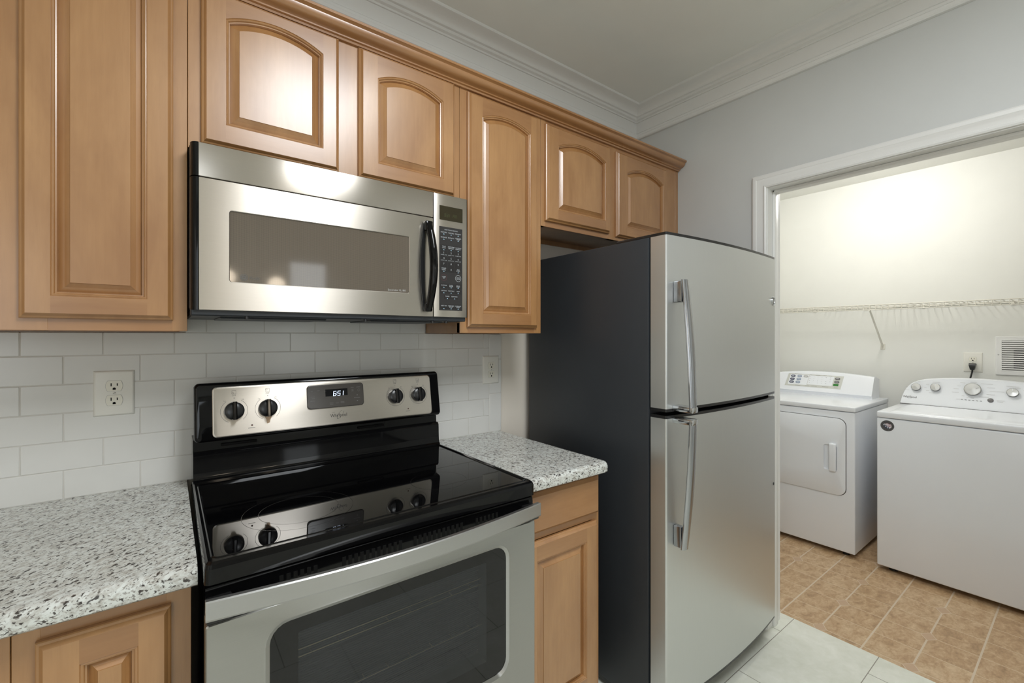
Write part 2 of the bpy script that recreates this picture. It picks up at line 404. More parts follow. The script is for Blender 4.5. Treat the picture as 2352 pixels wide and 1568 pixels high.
# ------------------------------------------------------------------ the setting
XR, XL, ZC, ZCL, XJ = 2.225, 4.06, 2.64, 2.455, 2.350        # right wall, laundry far wall, ceilings, laundry side of the right wall
OY0, OY1, OZ = -0.7265, -1.80, 2.010                          # laundry opening
struct(B().box(-2.2, 2.41, -4.1, 0.1, -0.1, 0).build('floor', 'floor'))
struct(B().box(2.41, 4.2, -2.6, 0.2, -0.1, 0).build('floor_laundry', 'lfloor'))
struct(B().box(-2.3, 2.41, 0.0, 0.1, 0, ZC).build('wall_back', 'wallb'))
struct(B().box(-2.3, -2.2, -4.1, 0.0, 0, ZC).build('wall_left', 'wallb'))
b = B(); b.box(-2.2, -2.1, -4.2, -4.1, 0, ZC); b.box(-0.9, XR, -4.2, -4.1, 0, ZC); b.box(-2.1, -0.9, -4.2, -4.1, 0, 0.65); b.box(-2.1, -0.9, -4.2, -4.1, 2.25, ZC)
struct(b.build('wall_front', 'wall'))
b = B(); b.box(XR, XJ, OY0 + 0.015, 0.0, 0, ZC); b.box(XR, XJ, OY1 - 0.015, OY0 + 0.015, OZ + 0.015, ZC); b.box(XR, XJ, -4.1, OY1 - 0.015, 0, ZC)
struct(b.build('wall_right', 'wall'))
struct(B().box(-2.3, XJ, -4.2, 0.1, ZC, ZC + 0.1).build('ceiling', 'ceil'))
struct(B().box(XL, XL + 0.1, -2.6, 0.2, 0, 2.75).build('wall_laundry_back', 'wallL'))
struct(B().box(XJ, XL, 0.02, 0.12, 0, 2.75).build('wall_laundry_left', 'wallL'))
struct(B().box(XJ, XL, -2.6, -2.5, 0, 2.75).build('wall_laundry_right', 'wallL'))
struct(B().box(XJ, XL, -2.5, 0.02, ZCL, ZCL + 0.1).build('ceiling_laundry', 'wallL'))
struct(B().box(XL - 0.014, XL, -2.5, 0.02, 0, 0.09, 0.004).build('baseboard_laundry_back', 'trim'))
# added window behind the camera, made for the back fill and set clear of reflections
b = B()
for a in (-2.1, -1.53, -0.96): b.box(a, a + 0.06, -4.16, -4.09, 0.65, 2.25, 0.005)
for a in (0.65, 1.42, 2.19): b.box(-2.1, -0.9, -4.155, -4.095, a, a + 0.06, 0.005)
struct(b.build('added_window', 'trim'))
b = B(); b.box(0.80, 0.86, -4.10, -4.075, 0, 2.06, 0.004); b.box(1.58, 1.64, -4.10, -4.075, 0, 2.06, 0.004); b.box(0.80, 1.64, -4.10, -4.075, 2.03, 2.09, 0.004)
b.box(0.86, 1.04, -4.10, -4.085, 0.01, 2.03); b.box(1.40, 1.58, -4.10, -4.085, 0.01, 2.03); b.box(1.04, 1.40, -4.10, -4.085, 0.01, 0.78); b.box(1.04, 1.40, -4.10, -4.085, 2.11 - 0.0, 2.115); struct(b.build('door_1', 'trim'))
# crown at the ceiling, frieze and picture bead: one swept profile
def sweep_ceiling(prof, name, mat):
    paths = [[(-2.2, -d, z), (XR - d, -d, z), (XR - d, -4.1, z)] for d, z in prof]
    b = B(); b.loft(paths, close=False); return struct(b.build(name, mat, ang=25))
cove = [(0.03 + 0.045 * (1 - math.cos(R(a))) , 2.602 + 0.024 * math.sin(R(a))) for a in range(0, 91, 15)]
sweep_ceiling([(0, 2.574), (0.009, 2.574), (0.009, 2.582), (0.020, 2.586), (0.021, 2.597), (0.030, 2.599)] + cove + [(0.084, 2.628), (0.084, 2.64)], 'trim_1', 'trim')
sweep_ceiling([(0, 2.474), (0.014, 2.474), (0.019, 2.479), (0.019, 2.492), (0.013, 2.497), (0.013, 2.507), (0.008, 2.512), (0.003, 2.516), (0.003, 2.576)], 'trim_2', 'trim')
# casing of the laundry opening
prof = [(0.004, 0), (0.004, 0.010), (0.010, 0.013), (0.016, 0.011), (0.018, 0.008), (0.030, 0.010), (0.042, 0.013), (0.046, 0.0155), (0.058, 0.0165), (0.063, 0.014), (0.064, 0)]
b = B(); b.loft([[(XR - t, OY0 + d, 0), (XR - t, OY0 + d, OZ + d), (XR - t, OY1 - d, OZ + d), (XR - t, OY1 - d, 0)] for d, t in prof], close=False)
struct(b.build('trim_3', 'trim', ang=20))
b = B(); b.box(XR - 0.002, XJ + 0.002, OY0, OY0 + 0.015, 0, OZ); b.box(XR - 0.002, XJ + 0.002, OY1 - 0.015, OY1, 0, OZ); b.box(XR - 0.002, XJ + 0.002, OY1 - 0.015, OY0 + 0.015, OZ, OZ + 0.015)
b.box(XR + 0.045, XR + 0.085, OY1, OY0, OZ - 0.012, OZ, 0.003); b.box(XR + 0.045, XR + 0.085, OY0 - 0.010, OY0, 0, OZ, 0.003)
struct(b.build('trim_4', 'trim'))

# ------------------------------------------------------------------ tile backsplash
TZ, TX, G = 0.0745, 0.1541, 0.0022
b = B()
b.box(-1.2, 1.243, -0.0097, -0.0005, 0.914, 1.346, mi=1); b.box(0.0955, 0.8685, -0.0097, -0.0005, 1.346, 1.42, mi=1)
for r in range(7):
    z0 = 0.914 + r * TZ; ph = (-0.2386 if r % 2 == 1 else -0.1613)
    k = -6
    while True:
        x0 = ph + k * TX; x1 = x0 + TX; k += 1
        if x0 > 1.176: break
        if x1 < -1.1: continue
        x1 = min(x1, 1.178)
        if x1 - x0 < 0.012: continue
        zt_ = z0 + TZ - G / 2
        if r < 5: b.box(x0 + G / 2, x1 - G / 2, -0.011, -0.003, z0 + G / 2, zt_, 0.0014, 2); continue
        if r == 5: b.box(x0 + G / 2, x1 - G / 2, -0.011, -0.003, z0 + G / 2, 1.3475, 0.0014, 2)
        else:
            a_, c_ = max(x0 + G / 2, 0.0955), min(x1 - G / 2, 0.8685)
            if c_ - a_ > 0.006: b.box(a_, c_, -0.011, -0.003, 1.3497, 1.42, 0.0014, 2)
for z0 in (0.914, 1.083, 1.235): b.box(1.178 + G / 2, 1.243, -0.011, -0.003, z0 + G / 2, (1.083 if z0 < 1 else (1.235 if z0 < 1.2 else 1.347)) - G / 2, 0.0025, 2)
tag(b.build('tile_backsplash', ['tile', 'grout'], None, ang=20), 'white subway tile backsplash above the countertops', 'backsplash')

# ------------------------------------------------------------------ cabinets
YF = -0.273                                                     # face of the upper cabinets
def arch_loop(l, r, bz, tz, rise, s, y, nT=20):
    """closed contour inset by s; top is an arc springing at tz with the given rise (0 = straight)"""
    L, Rr, Bz = l + s, r - s, bz + s; pts = [(L, y, Bz), (Rr, y, Bz)]
    if rise > 0:
        hw = (r - l) / 2; rad = (hw * hw + rise * rise) / (2 * rise); cz = tz + rise - rad; cx = (l + r) / 2; rr = rad - s; h2 = hw - s
        for i in range(nT + 1):
            x = h2 - 2 * h2 * i / nT; pts.append((cx + x, y, cz + math.sqrt(max(rr * rr - x * x, 0))))
    else:
        for i in range(nT + 1): pts.append((Rr + (L - Rr) * i / nT, y, tz - s))
    return pts
def panel_door(parent, x0, x1, z0, z1, yf, ol, orr, oz0, oz1, rise, label=None, fw=0.03):
    """cope-and-stick door with a raised panel; (ol..orr, oz0..oz1) is the opening, rise the arch"""
    b = B(); e = 0.0105
    fr = lambda s, d: arch_loop(x0, x1, z0, z1, 0, s, yf - d)
    b.loft([fr(0, 0.0005), fr(0, 0.0085), fr(0.0016, 0.0105), fr(0.005, 0.0125), fr(0.0085, 0.0175), fr(e, 0.0195)])
    y = yf - 0.0195
    # stiles (vertical grain) and rails (horizontal grain)
    b.face([(x0 + e, y, z0 + e), (ol, y, z0 + e), (ol, y, z1 - e), (x0 + e, y, z1 - e)])
    b.face([(orr, y, z0 + e), (x1 - e, y, z0 + e), (x1 - e, y, z1 - e), (orr, y, z1 - e)])
    b.face([(ol, y, z0 + e), (orr, y, z0 + e), (orr, y, oz0), (ol, y, oz0)], 1)
    top = arch_loop(ol, orr, oz0, oz1, rise, 0, y)[2:]
    for p, q in zip(top[:-1], top[1:]): b.face([(p[0], y, p[2]), (q[0], y, q[2]), (q[0], y, z1 - e), (p[0], y, z1 - e)], 1)
    op = lambda s, d: arch_loop(ol, orr, oz0, oz1, rise, s, yf - d)
    b.loft([op(0, 0.0195), op(0.0012, 0.0172), op(0.0034, 0.0180), op(0.0052, 0.0168), op(0.0066, 0.0130), op(0.0090, 0.0122), op(0.0102, 0.0050)])
    dr = b.build('door', ['wood', 'woodh'], parent, ang=12)
    if label: dr['label'] = label
    p = B(); w = min(fw, 0.3 * (orr - ol))
    p.loft([op(0.0092, 0.0045), op(0.0112, 0.0050), op(0.0112 + 0.5 * (w - 0.0112), 0.0098), op(w - 0.0006, 0.0158), op(w, 0.0172)], cap1=True)
    p.build('raised_panel', 'wood', dr, ang=6)
    return dr
def cabinet_box(root, x0, x1, yb, yf, z0, z1, stiles, rails, name='cabinet_box'):
    """carcass plus face frame: stiles (x ranges) and rails (z ranges)"""
    b = B(); t = 0.012
    b.box(x0 + 0.001, x0 + t, yb, yf + 0.019, z0, z1); b.box(x1 - t, x1 - 0.001, yb, yf + 0.019, z0, z1)
    b.box(x0 + t, x1 - t, yb, yf + 0.019, z0 + 0.022, z0 + 0.034); b.box(x0 + t, x1 - t, yb, yf + 0.019, z1 - t, z1)
    b.box(x0 + t, x1 - t, yb, yb + 0.006, z0 + 0.022, z1 - t); b.box(x0 + t, x1 - t, yb + 0.006, yb + 0.024, z0, z0 + 0.022)
    b.build(name, 'wood', root)
    f = B()
    for a, c in stiles: f.box(a, c, yf, yf + 0.019, z0, z1, 0.0008, 1)
    for a, c, xa, xb in rails: f.box(xa, xb, yf + 0.0004, yf + 0.019, a, c, 0.0006, 1, mi=1)
    f.build('face_frame', ['wood', 'woodh'], root)
ZT = 2.222
c = thing('upper_cabinet', 'tall wall cabinet left of the microwave, its arched door cut off by the picture top', 'cabinet', (-0.2, 0, 1.350))
cabinet_box(c, -0.62, 0.0925, -0.012, YF, 1.350, ZT, [(-0.62, -0.565), (0.062, 0.0925), (-0.235, -0.150)], [(1.350, 1.3925, -0.62, 0.0925), (2.185, ZT, -0.62, 0.0925)])
B().box(-0.565, -0.235, YF + 0.003, YF + 0.015, 1.3925, 2.185).build('filler_panel', 'wood', c)
panel_door(c, -0.1916, 0.0648, 1.376, 2.2085, YF, -0.1437, 0.0161, 1.4235, 2.145, 0.026)

c = thing('upper_cabinet', 'short wide wall cabinet with two arched doors directly above the microwave', 'cabinet', (0.48, 0, 1.806))
cabinet_box(c, 0.0938, 0.8705, -0.012, YF, 1.806, ZT, [(0.0938, 0.124), (0.452, 0.516), (0.842, 0.8705)], [(1.806, 1.83, 0.0938, 0.8705), (2.19, ZT, 0.0938, 0.8705)])
panel_door(c, 0.1207, 0.4545, 1.8205, 2.2125, YF, 0.1719, 0.4085, 1.875, 2.146, 0.030)
panel_door(c, 0.5130, 0.8450, 1.8205, 2.2125, YF, 0.5683, 0.7968, 1.870, 2.133, 0.030)

c = thing('upper_cabinet', 'tall narrow wall cabinet between the microwave and the refrigerator', 'cabinet', (1.06, 0, 1.349))
cabinet_box(c, 0.8715, 1.2495, -0.012, YF, 1.349, ZT, [(0.8715, 0.905), (1.215, 1.2495)], [(1.349, 1.385, 0.8715, 1.2495), (2.185, ZT, 0.8715, 1.2495)])
panel_door(c, 0.8990, 1.2225, 1.3706, 2.2075, YF, 0.9562, 1.1840, 1.4190, 2.1300, 0.026)

c = thing('upper_cabinet', 'short wall cabinet with two arched doors above the refrigerator', 'cabinet', (1.73, 0, 1.784))
cabinet_box(c, 1.2505, 2.222, -0.012, YF, 1.784, ZT, [(1.2505, 1.275), (1.652, 1.712), (2.095, 2.196), (2.1965, 2.222)], [(1.784, 1.815, 1.2505, 2.196), (2.185, ZT, 1.2505, 2.196)])
panel_door(c, 1.2685, 1.6580, 1.8065, 2.2000, YF, 1.3297, 1.6250, 1.8550, 2.1200, 0.036)
panel_door(c, 1.7050, 2.1000, 1.8000, 2.1950, YF, 1.7728, 2.0640, 1.8500, 2.1080, 0.036)

# wooden crown on the upper cabinets
cr = [(0, 2.212), (0.008, 2.212), (0.010, 2.217), (0.016, 2.219), (0.016, 2.223), (0.021, 2.226)] + [(0.021 + 0.022 * math.sin(R(a)), 2.226 + 0.020 * (1 - math.cos(R(a)))) for a in range(15, 91, 15)] + [(0.046, 2.248), (0.052, 2.251), (0.052, 2.258), (0, 2.258)]
b = B(); b.prism(cr, lambda p, t: (t, YF - p[0] - 0.0005, p[1] + 0.003), -0.62, 2.221)
tag(b.build('cabinet_crown_molding', 'woodh', None, ang=25), 'long maple crown molding running along the top of the wall cabinets', 'molding')

YB = -0.580
c = thing('base_cabinet', 'maple base cabinet under the left countertop, only its top corner in view', 'cabinet', (-0.1, -0.3, 0))
cabinet_box(c, -0.1455, 0.0905, -0.015, YB, 0.115, 0.874, [(-0.1455, -0.112), (0.052, 0.0905)], [(0.115, 0.15, -0.1455, 0.0905), (0.825, 0.874, -0.1455, 0.0905)])
B().box(-0.145, 0.09, YB + 0.07, -0.02, 0, 0.115).build('toe_kick', 'woodh', c)
panel_door(c, -0.1175, 0.0598, 0.135, 0.8360, YB, -0.0640, 0.0130, 0.185, 0.7840, 0, fw=0.034)
c = thing('corner_base_cabinet', 'sliver of a maple base cabinet stile at the lower left picture edge', 'cabinet', (-0.5, -0.3, 0))
cabinet_box(c, -0.95, -0.1465, -0.015, YB, 0.115, 0.874, [(-0.95, -0.90), (-0.195, -0.1465)], [(0.115, 0.15, -0.95, -0.1465), (0.825, 0.874, -0.95, -0.1465)])
B().box(-0.945, -0.15, YB + 0.07, -0.02, 0, 0.115).build('toe_kick', 'woodh', c)
panel_door(c, -0.93, -0.21, 0.135, 0.8360, YB, -0.87, -0.27, 0.185, 0.7840, 0)
c = thing('base_cabinet', 'maple base cabinet with a drawer, between the range and the refrigerator', 'cabinet', (1.06, -0.3, 0))
cabinet_box(c, 0.876, 1.250, -0.015, YB, 0.115, 0.874, [(0.876, 0.915), (1.215, 1.250)], [(0.115, 0.15, 0.876, 1.25), (0.705, 0.74, 0.876, 1.25), (0.845, 0.874, 0.876, 1.25)])
B().box(0.880, 1.246, YB + 0.07, -0.02, 0, 0.115).build('toe_kick', 'woodh', c)
panel_door(c, 0.897, 1.2290, 0.130, 0.7040, YB, 0.950, 1.172, 0.190, 0.6480, 0)
b = B(); fr = lambda s, d: arch_loop(0.897, 1.2360, 0.7300, 0.8560, 0, s, YB - d)
b.loft([fr(0, 0.0005), fr(0, 0.0085), fr(0.0016, 0.0105), fr(0.005, 0.0125), fr(0.0085, 0.0175), fr(0.0105, 0.0195)], cap1=True)
b.build('drawer', 'woodh', c, ang=28)

# ------------------------------------------------------------------ countertops
def counter(x0, x1, name, mat, label, rc):
    zt, th, yf = 0.914, 0.038, -0.634
    prof = [(0.0, zt - th), (yf + 0.006, zt - th), (yf + 0.001, zt - th + 0.004), (yf, zt - th + 0.010)] + [(yf + 0.018 - 0.018 * math.cos(R(a)), zt - 0.018 + 0.018 * math.sin(R(a))) for a in range(0, 91, 15)] + [(0.0, zt)]
    b = B()
    if rc:     # rounded outer corner at x1: sweep the nose around it
        rr = 0.022; loops = []
        xs = [x0, x1 - rr]
        for x in xs: loops.append([(x, p[0] if p[0] > yf else p[0], p[1]) for p in prof])
        b.prism(prof, lambda p, t: (t, p[0], p[1]), x0, x1 - rr)
        corner = []
        for a in range(0, 91, 15):
            # nose offset from corner centre, measured outward
            ca = R(a); cx, cy = x1 - rr, yf + rr
            corner.append([(cx + (cy - p[0] if p[0] < cy else 0) * math.sin(ca), cy - (cy - p[0] if p[0] < cy else 0) * math.cos(ca), p[1]) for p in prof[1:-1]])
        b.loft(corner, close=False)
        side = [[(x1 - rr + (yf + rr - p[0]), y, p[1]) for p in prof[1:-1]] for y in (yf + rr, 0.0)]
        side = [[(q[0], q[1], q[2]) for q in s_] for s_ in side]
        b.loft(side, close=False)
        # fill the tops and bottoms left between body, corner and side strip
        zs = zt
        b.face([(x1 - rr, yf + rr, zs), (x1 - rr, 0, zs), (x1 - rr + 0.004, 0, zs), (x1 - rr + 0.004, yf + rr, zs)])
        b.face([(x1 - rr, yf + rr, zt - th), (x1 - 0.006, yf + rr, zt - th), (x1 - 0.006, 0, zt - th), (x1 - rr, 0, zt - th)])
    else:
        b.prism(prof, lambda p, t: (t, p[0], p[1]), x0, x1)
    return tag(b.build(name, mat, None, ang=40), label, 'countertop')
counter(-1.0, 0.0985, 'granite_countertop', 'granite', 'speckled granite countertop left of the range', False)
counter(0.8725, 1.2495, 'granite_countertop', 'granite2', 'short speckled granite countertop between range and refrigerator', True)

# ------------------------------------------------------------------ wall outlets
def outlet(loc, ux, nrm, label, plugged=False):
    """jumbo plate with a duplex receptacle; loc is the plate centre on the wall face"""
    o, u, n, z = Vector(loc), Vector(ux), Vector(nrm), Vector(ZU)
    t = thing('wall_outlet', label, 'outlet', loc)
    def L(s, d, hw, hh): return [o + u * (sx * (hw - s)) + z * (sz * (hh - s)) + n * d for sx, sz in ((-1, -1), (1, -1), (1, 1), (-1, 1))]
    b = B(); b.loft([L(0, 0, .0425, .061), L(0.0005, 0.002, .0425, .061), L(0.004, 0.0055, .0425, .061), L(0.006, 0.006, .0425, .061)], cap1=True)
    b.build('cover_plate', 'plate', t)
    for sz in (0.0195, -0.0195):
        b = B(); pts = []
        for a0, a1, sgn in ((-40, 40, 1), (140, 220, -1)):
            for k in range(9): a = R(a0 + (a1 - a0) * k / 8); pts.append((0.0175 * math.cos(a), 0.0218 * math.sin(a) ))
        f = lambda p, d, s: o + u * p[0] * s + z * (p[1] * s + sz) + n * d
        b.loft([[f(p, 0.0055, 1.04) for p in pts], [f(p, 0.0062, 1.04) for p in pts]], cap1=True, mi=1)
        b.loft([[f(p, 0.006, 1) for p in pts], [f(p, 0.0075, 0.99) for p in pts]], cap1=True)
        r = b.build('receptacle', ['recept', 'inkl'], t)
        b = B()
        if not (plugged and sz < 0):
            b.quad(o + u * -0.0063 + z * (sz + 0.0035) + n * 0.0078, u, z, 0.0022, 0.0085); b.quad(o + u * 0.0063 + z * (sz + 0.0035) + n * 0.0078, u, z, 0.0022, 0.0068)
            b.disc(o + z * (sz - 0.0072) + n * 0.0078, u, z, 0.0032, 0.003); b.quad(o + z * (sz - 0.0088) + n * 0.0078, u, z, 0.0064, 0.003)
            b.build('slots', 'dark', r, recalc=False)
    b = B(); b.lathe([(0.0032, 0.006), (0.0032, 0.0072), (0.0025, 0.0078)], o, n, 14); b.quad(o + n * 0.0079, (u + z * 0.6).normalized(), (z - u * 0.6).normalized(), 0.0055, 0.0009, 1)
    b.build('screw', ['plate', 'dark'], t)
    return t
outlet((-0.0615, -0.0108, 1.183), XU, (0, -1, 0), 'white double outlet on the tiles left of the range')
outlet((1.185, -0.0108, 1.190), XU, (0, -1, 0), 'white double outlet on the tiles beside the refrigerator')
outlet((XL, -1.1625, 1.1745), (0, -1, 0), (-1, 0, 0), 'white laundry wall outlet with a black plug in it', True)

# ------------------------------------------------------------------ over-the-range microwave
MX0, MX1, MY, MZ0, MZ1, MXP, MZV = 0.0955, 0.8665, -0.3335, 1.401, 1.8035, 0.7375, 1.7215
mw = thing('microwave', 'stainless over-the-range microwave with a smoked window and black handle', 'microwave', (0.487, -0.17, MZ0))
b = B(); b.box(MX0, MX1, -0.013, MY + 0.030, MZ0 + 0.004, MZ1 - 0.001, 0.002, 1)
b.build('body', 'blackp', mw)
def curved_front(x0, x1, z0, z1, yf, r, y_back, flush_r=True):
    """front slab whose left edge rolls back"""
    pts = [(x0, y_back)] + [(x0 + r * (1 - math.cos(R(a))), yf + r * (1 - math.sin(R(a)))) for a in range(0, 91, 15)] + [(x1, yf), (x1, y_back)]
    return pts
# black end cap rolling round the left edge of grille and door
for nm, za, zb in (('grille_end_cap', MZV + 0.0012, MZ1), ('door_end_cap', MZ0, MZV - 0.0012)):
    b = B(); b.prism([(MX0 + 0.0166, MY + 0.030), (MX0 + 0.001, MY + 0.030)] + [(MX0 + 0.001 + 0.016 * (1 - math.cos(R(a))), MY + 0.020 * (1 - math.sin(R(a)))) for a in range(0, 91, 10)], lambda p, t: (p[0], p[1], t), za, zb)
    b.build(nm, 'black', mw)
b = B(); b.box(MX0 + 0.017, MXP - 0.001, MY, MY + 0.030, MZV + 0.0012, MZ1, 0.0015, 2); b.build('vent_grille', 'steel', mw)
# door with window hole
WX0, WX1, WZ0, WZ1 = 0.1765, 0.6545, 1.4725, 1.6485
b = B(); op = rrect(WX0, WX1, WZ0, WZ1, 0.006, 4); n = len(op); cx, cz = (WX0 + WX1) / 2, (WZ0 + WZ1) / 2
dx0, dx1, dz0, dz1 = MX0 + 0.017, MXP - 0.001, MZ0, MZV - 0.0012
def onrect(p, x0, x1, z0, z1):
    # project outward to the rectangle keeping corners
    ex, ez = (p[0] - cx) / (WX1 - WX0) * 2, (p[1] - cz) / (WZ1 - WZ0) * 2
    return (x1 if ex > 0 else x0) if abs(ex) > 0.93 else p[0], (z1 if ez > 0 else z0) if abs(ez) > 0.9 else p[1]
outer = rrect(dx0, dx1, dz0, dz1, 0.002, 4)
L = lambda pts, y: [(p[0], y, p[1]) for p in pts]
op2 = rrect(WX0 - 0.0015, WX1 + 0.0015, WZ0 - 0.0015, WZ1 + 0.0015, 0.0075, 4)
b.loft([L(outer, MY + 0.030), L(outer, MY + 0.0015), L(rrect(dx0 + 0.001, dx1 - 0.001, dz0 + 0.001, dz1 - 0.001, 0.002, 4), MY), L(op2, MY), L(op, MY + 0.0015), L(op, MY + 0.006)])
door = b.build('door', 'steel', mw, ang=30)
B().loft([L(rrect(WX0 - 0.001, WX1 + 0.001, WZ0 - 0.001, WZ1 + 0.001, 0.006, 4), MY + 0.0035)], cap1=True).build('door_window', 'mwglass', door, recalc=False)
b = B()
for dxx in (0,): b.ring((0.207, MY + 0.003, 1.486), XU, ZU, 0.0068, 0.0085, n=28); b.ring((0.207, MY + 0.003, 1.486), XU, ZU, 0.002, 0.0050, n=20)
b.text('Profile', 0.0075, (0.219, MY + 0.003, 1.4855), XU, ZU, 0.024, 'L', shear=0.3)
b.build('logo', 'ink', door, recalc=False); b = B()
b.text('Spacemaker XL1800', 0.0055, (0.585, MY + 0.003, 1.4795), XU, ZU, 0.058, 'L')
b.build('lettering', 'inkl', door, recalc=False)
b = B(); pts = []; rs = []
hx, hz0, hz1 = 0.713, 1.4215, 1.6975
for k in range(19):
    t = k / 18; pts.append((hx + 0.004 * math.sin(math.pi * t), MY - 0.012 - 0.030 * math.sin(math.pi * t) ** 0.8, hz0 + (hz1 - hz0) * t)); rs.append(0.0108 + 0.0018 * math.sin(math.pi * t))
b.tube(pts, 0.011, 12, rs=rs, sy=1.15)
b.box(hx - 0.0125, hx + 0.011, MY - 0.022, MY, hz0 - 0.006, hz0 + 0.022, 0.004); b.box(hx - 0.0125, hx + 0.011, MY - 0.024, MY, hz1 - 0.024, hz1 + 0.006, 0.004)
# hand-hold back plate
b.build('handle', 'black', door)
b = B(); b.prism([(hx - 0.013 - 0.011 * math.sin(math.pi * k / 12), hz0 + (hz1 - hz0) * k / 12) for k in range(13)] + [(hx - 0.009, hz1), (hx - 0.009, hz0)], lambda p, t: (p[0], t, p[1]), MY - 0.0015, MY - 0.006)
b.build('handle_back_plate', 'blackp', door)
b = B(); b.box(MXP + 0.001, MX1 - 0.0035, MY - 0.0005, MY + 0.030, MZ0, MZ1, 0.0015, 2); pan = b.build('control_panel', 'steel', mw)
B().box(MX1 - 0.0035, MX1, MY + 0.002, MY + 0.03, MZ0, MZ1, 0.001, 1).build('side_trim', 'blackp', mw)
yk = MY - 0.001
B().box(0.7590, 0.8465, yk - 0.0004, MY + 0.003, 1.7195, 1.7665, 0.0006, 1).build('display', 'lcd', pan)
b = B()
def seg7(b, ch, x, z, w, h, y, th, mi=0, ux=Vector(XU), uz=Vector(ZU), org=Vector((0, 0, 0)), shear=0.12):
    S = {'0': 'abcdef', '1': 'bc', '3': 'abgcd', '5': 'afgcd', '6': 'afgedc', 'A': 'abcefg', 'M': 'abcef'}[ch]
    P = {'a': (0, h, w, h), 'b': (w, h / 2, w, h), 'c': (w, 0, w, h / 2), 'd': (0, 0, w, 0), 'e': (0, 0, 0, h / 2), 'f': (0, h / 2, 0, h), 'g': (0, h / 2, w, h / 2)}
    for s_ in S:
        x0, z0, x1, z1 = P[s_]
        if z0 == z1: c4 = [(x0 - th / 2, z0 - th / 2), (x1 + th / 2, z0 - th / 2), (x1 + th / 2, z0 + th / 2), (x0 - th / 2, z0 + th / 2)]
        else: c4 = [(x0 - th / 2, z0), (x0 + th / 2, z0), (x0 + th / 2, z1), (x0 - th / 2, z1)]
        b.face([org + ux * (x + p[0] + shear * p[1]) + uz * (z + p[1]) + Vector((0, y, 0)) for p in c4], mi)
for ch, x in (('3', 0.776), ('3', 0.7845), ('1', 0.790), ('A', 0.8085), ('M', 0.8175)): seg7(b, ch, x, 1.7315, 0.0052, 0.0095, yk - 0.0007, 0.0013)
b.build('display_digits', 'digitg', pan, recalc=False)
kx0, kx1, kz0, kz1 = 0.7580, 0.8455, 1.4225, 1.6980
B().box(kx0, kx1, yk - 0.0004, MY + 0.003, kz0, kz1, 0.0006, 1).build('keypad', 'key', pan)
b = B(); y = yk - 0.0007; KW, KH = kx1 - kx0, kz1 - kz0
def kp(u_, v_): return Vector((kx0 + u_ * KW, y, kz1 - v_ * KH))
CO = (0.19, 0.5, 0.81)
def lab(u_, v_, s_, w=0.022, h=0.0036, mi=0): b.text(s_, h, kp(u_, v_), XU, ZU, w, mi=mi)
def arrow(u_, v_): b.tri(kp(u_, v_), XU, ZU, 0.0052, 0.0030, 1)
def pad(u_, v_, hh=0.016): b.quad(kp(u_, v_) + Vector((0, 0.0002, 0)), XU, ZU, 0.0255, hh, 2)
b.text('ONE TOUCH SENSORS', 0.0036, kp(0.5, 0.035), XU, ZU, 0.050)
for i, (a, c2) in enumerate((('POPCORN', 'BEVERAGE'), ('VEGETABLE', 'POTATO'), ('REHEAT', None))):
    lab(CO[i], 0.068, a); arrow(CO[i], 0.088)
    if c2: lab(CO[i], 0.128, c2)
    arrow(CO[i], 0.150)
lab(CO[2], 0.121, 'CHICKEN'); lab(CO[2], 0.135, 'FISH', 0.011)
for i, (a, c2) in enumerate((('TIME', 'COOK'), ('AUTO/TIME', 'DEFROST'), ('1 lb. QUICK', 'DEFROST'))):
    pad(CO[i], 0.250, 0.017); w = (0.013, 0.024, 0.025)[i]
    lab(CO[i], 0.236, a, w); lab(CO[i], 0.254, c2, min(w, 0.020)); arrow(CO[i], 0.275)
for r, row in enumerate(('123', '456', '789')):
    for i, d in enumerate(row):
        v_ = 0.308 + r * 0.066; pad(CO[i], v_ + 0.008); b.text(d, 0.0058, kp(CO[i], v_ + 0.002), XU, ZU)
        if r < 2: lab(CO[i], v_ + 0.028, 'EXPRESS COOK', 0.022, 0.0022)
for i in range(3): pad(CO[i], 0.510, 0.018)
lab(CO[0], 0.497, 'POWER', 0.017); lab(CO[0], 0.514, 'LEVEL', 0.015); arrow(CO[0], 0.532)
b.text('0', 0.0058, kp(CO[1], 0.510), XU, ZU); lab(CO[2], 0.501, 'ADD', 0.010); lab(CO[2], 0.517, '30 SEC', 0.015); arrow(CO[2], 0.535)
b.ring(kp(CO[0], 0.606), XU, ZU, 0.0104, 0.0110, mi=3); b.ring(kp(CO[2], 0.606), XU, ZU, 0.0102, 0.0110)
lab(CO[0], 0.598, 'CLEAR', 0.014); lab(CO[0], 0.614, 'OFF', 0.008); lab(CO[2], 0.598, 'START', 0.014); lab(CO[2], 0.614, 'PAUSE', 0.014)
for i, t_ in enumerate((('CUSTOM',), ('CLOCK', 'AM-PM'), ('DELAY', 'START'))):
    pad(CO[i], 0.708, 0.016)
    for k, s_ in enumerate(t_): lab(CO[i], 0.697 + (k * 0.014 if len(t_) > 1 else 0.004), s_, 0.020 if len(t_) == 1 else 0.014)
    arrow(CO[i], 0.724)
for i, s_ in enumerate(('OPTIONS', 'TURNTABLE', 'HELP')): pad(CO[i], 0.772, 0.014); lab(CO[i], 0.765, s_, (0.020, 0.023, 0.011)[i]); arrow(CO[i], 0.788)
for u_, s_ in ((0.34, 'TIMER'), (0.65, 'REMINDER')): pad(u_, 0.838, 0.014); lab(u_, 0.831, s_, 0.016 if u_ < .5 else 0.023); arrow(u_, 0.855)
for i, t_ in enumerate((('VENT FAN',), ('VENT FAN', 'BOOST'), ('SURFACE', 'LIGHT'))):
    pad(CO[i], 0.955, 0.016)
    for k, s_ in enumerate(t_): lab(CO[i], 0.944 + k * 0.014, s_, 0.022 if k == 0 else 0.014)
    arrow(CO[i], 0.977)
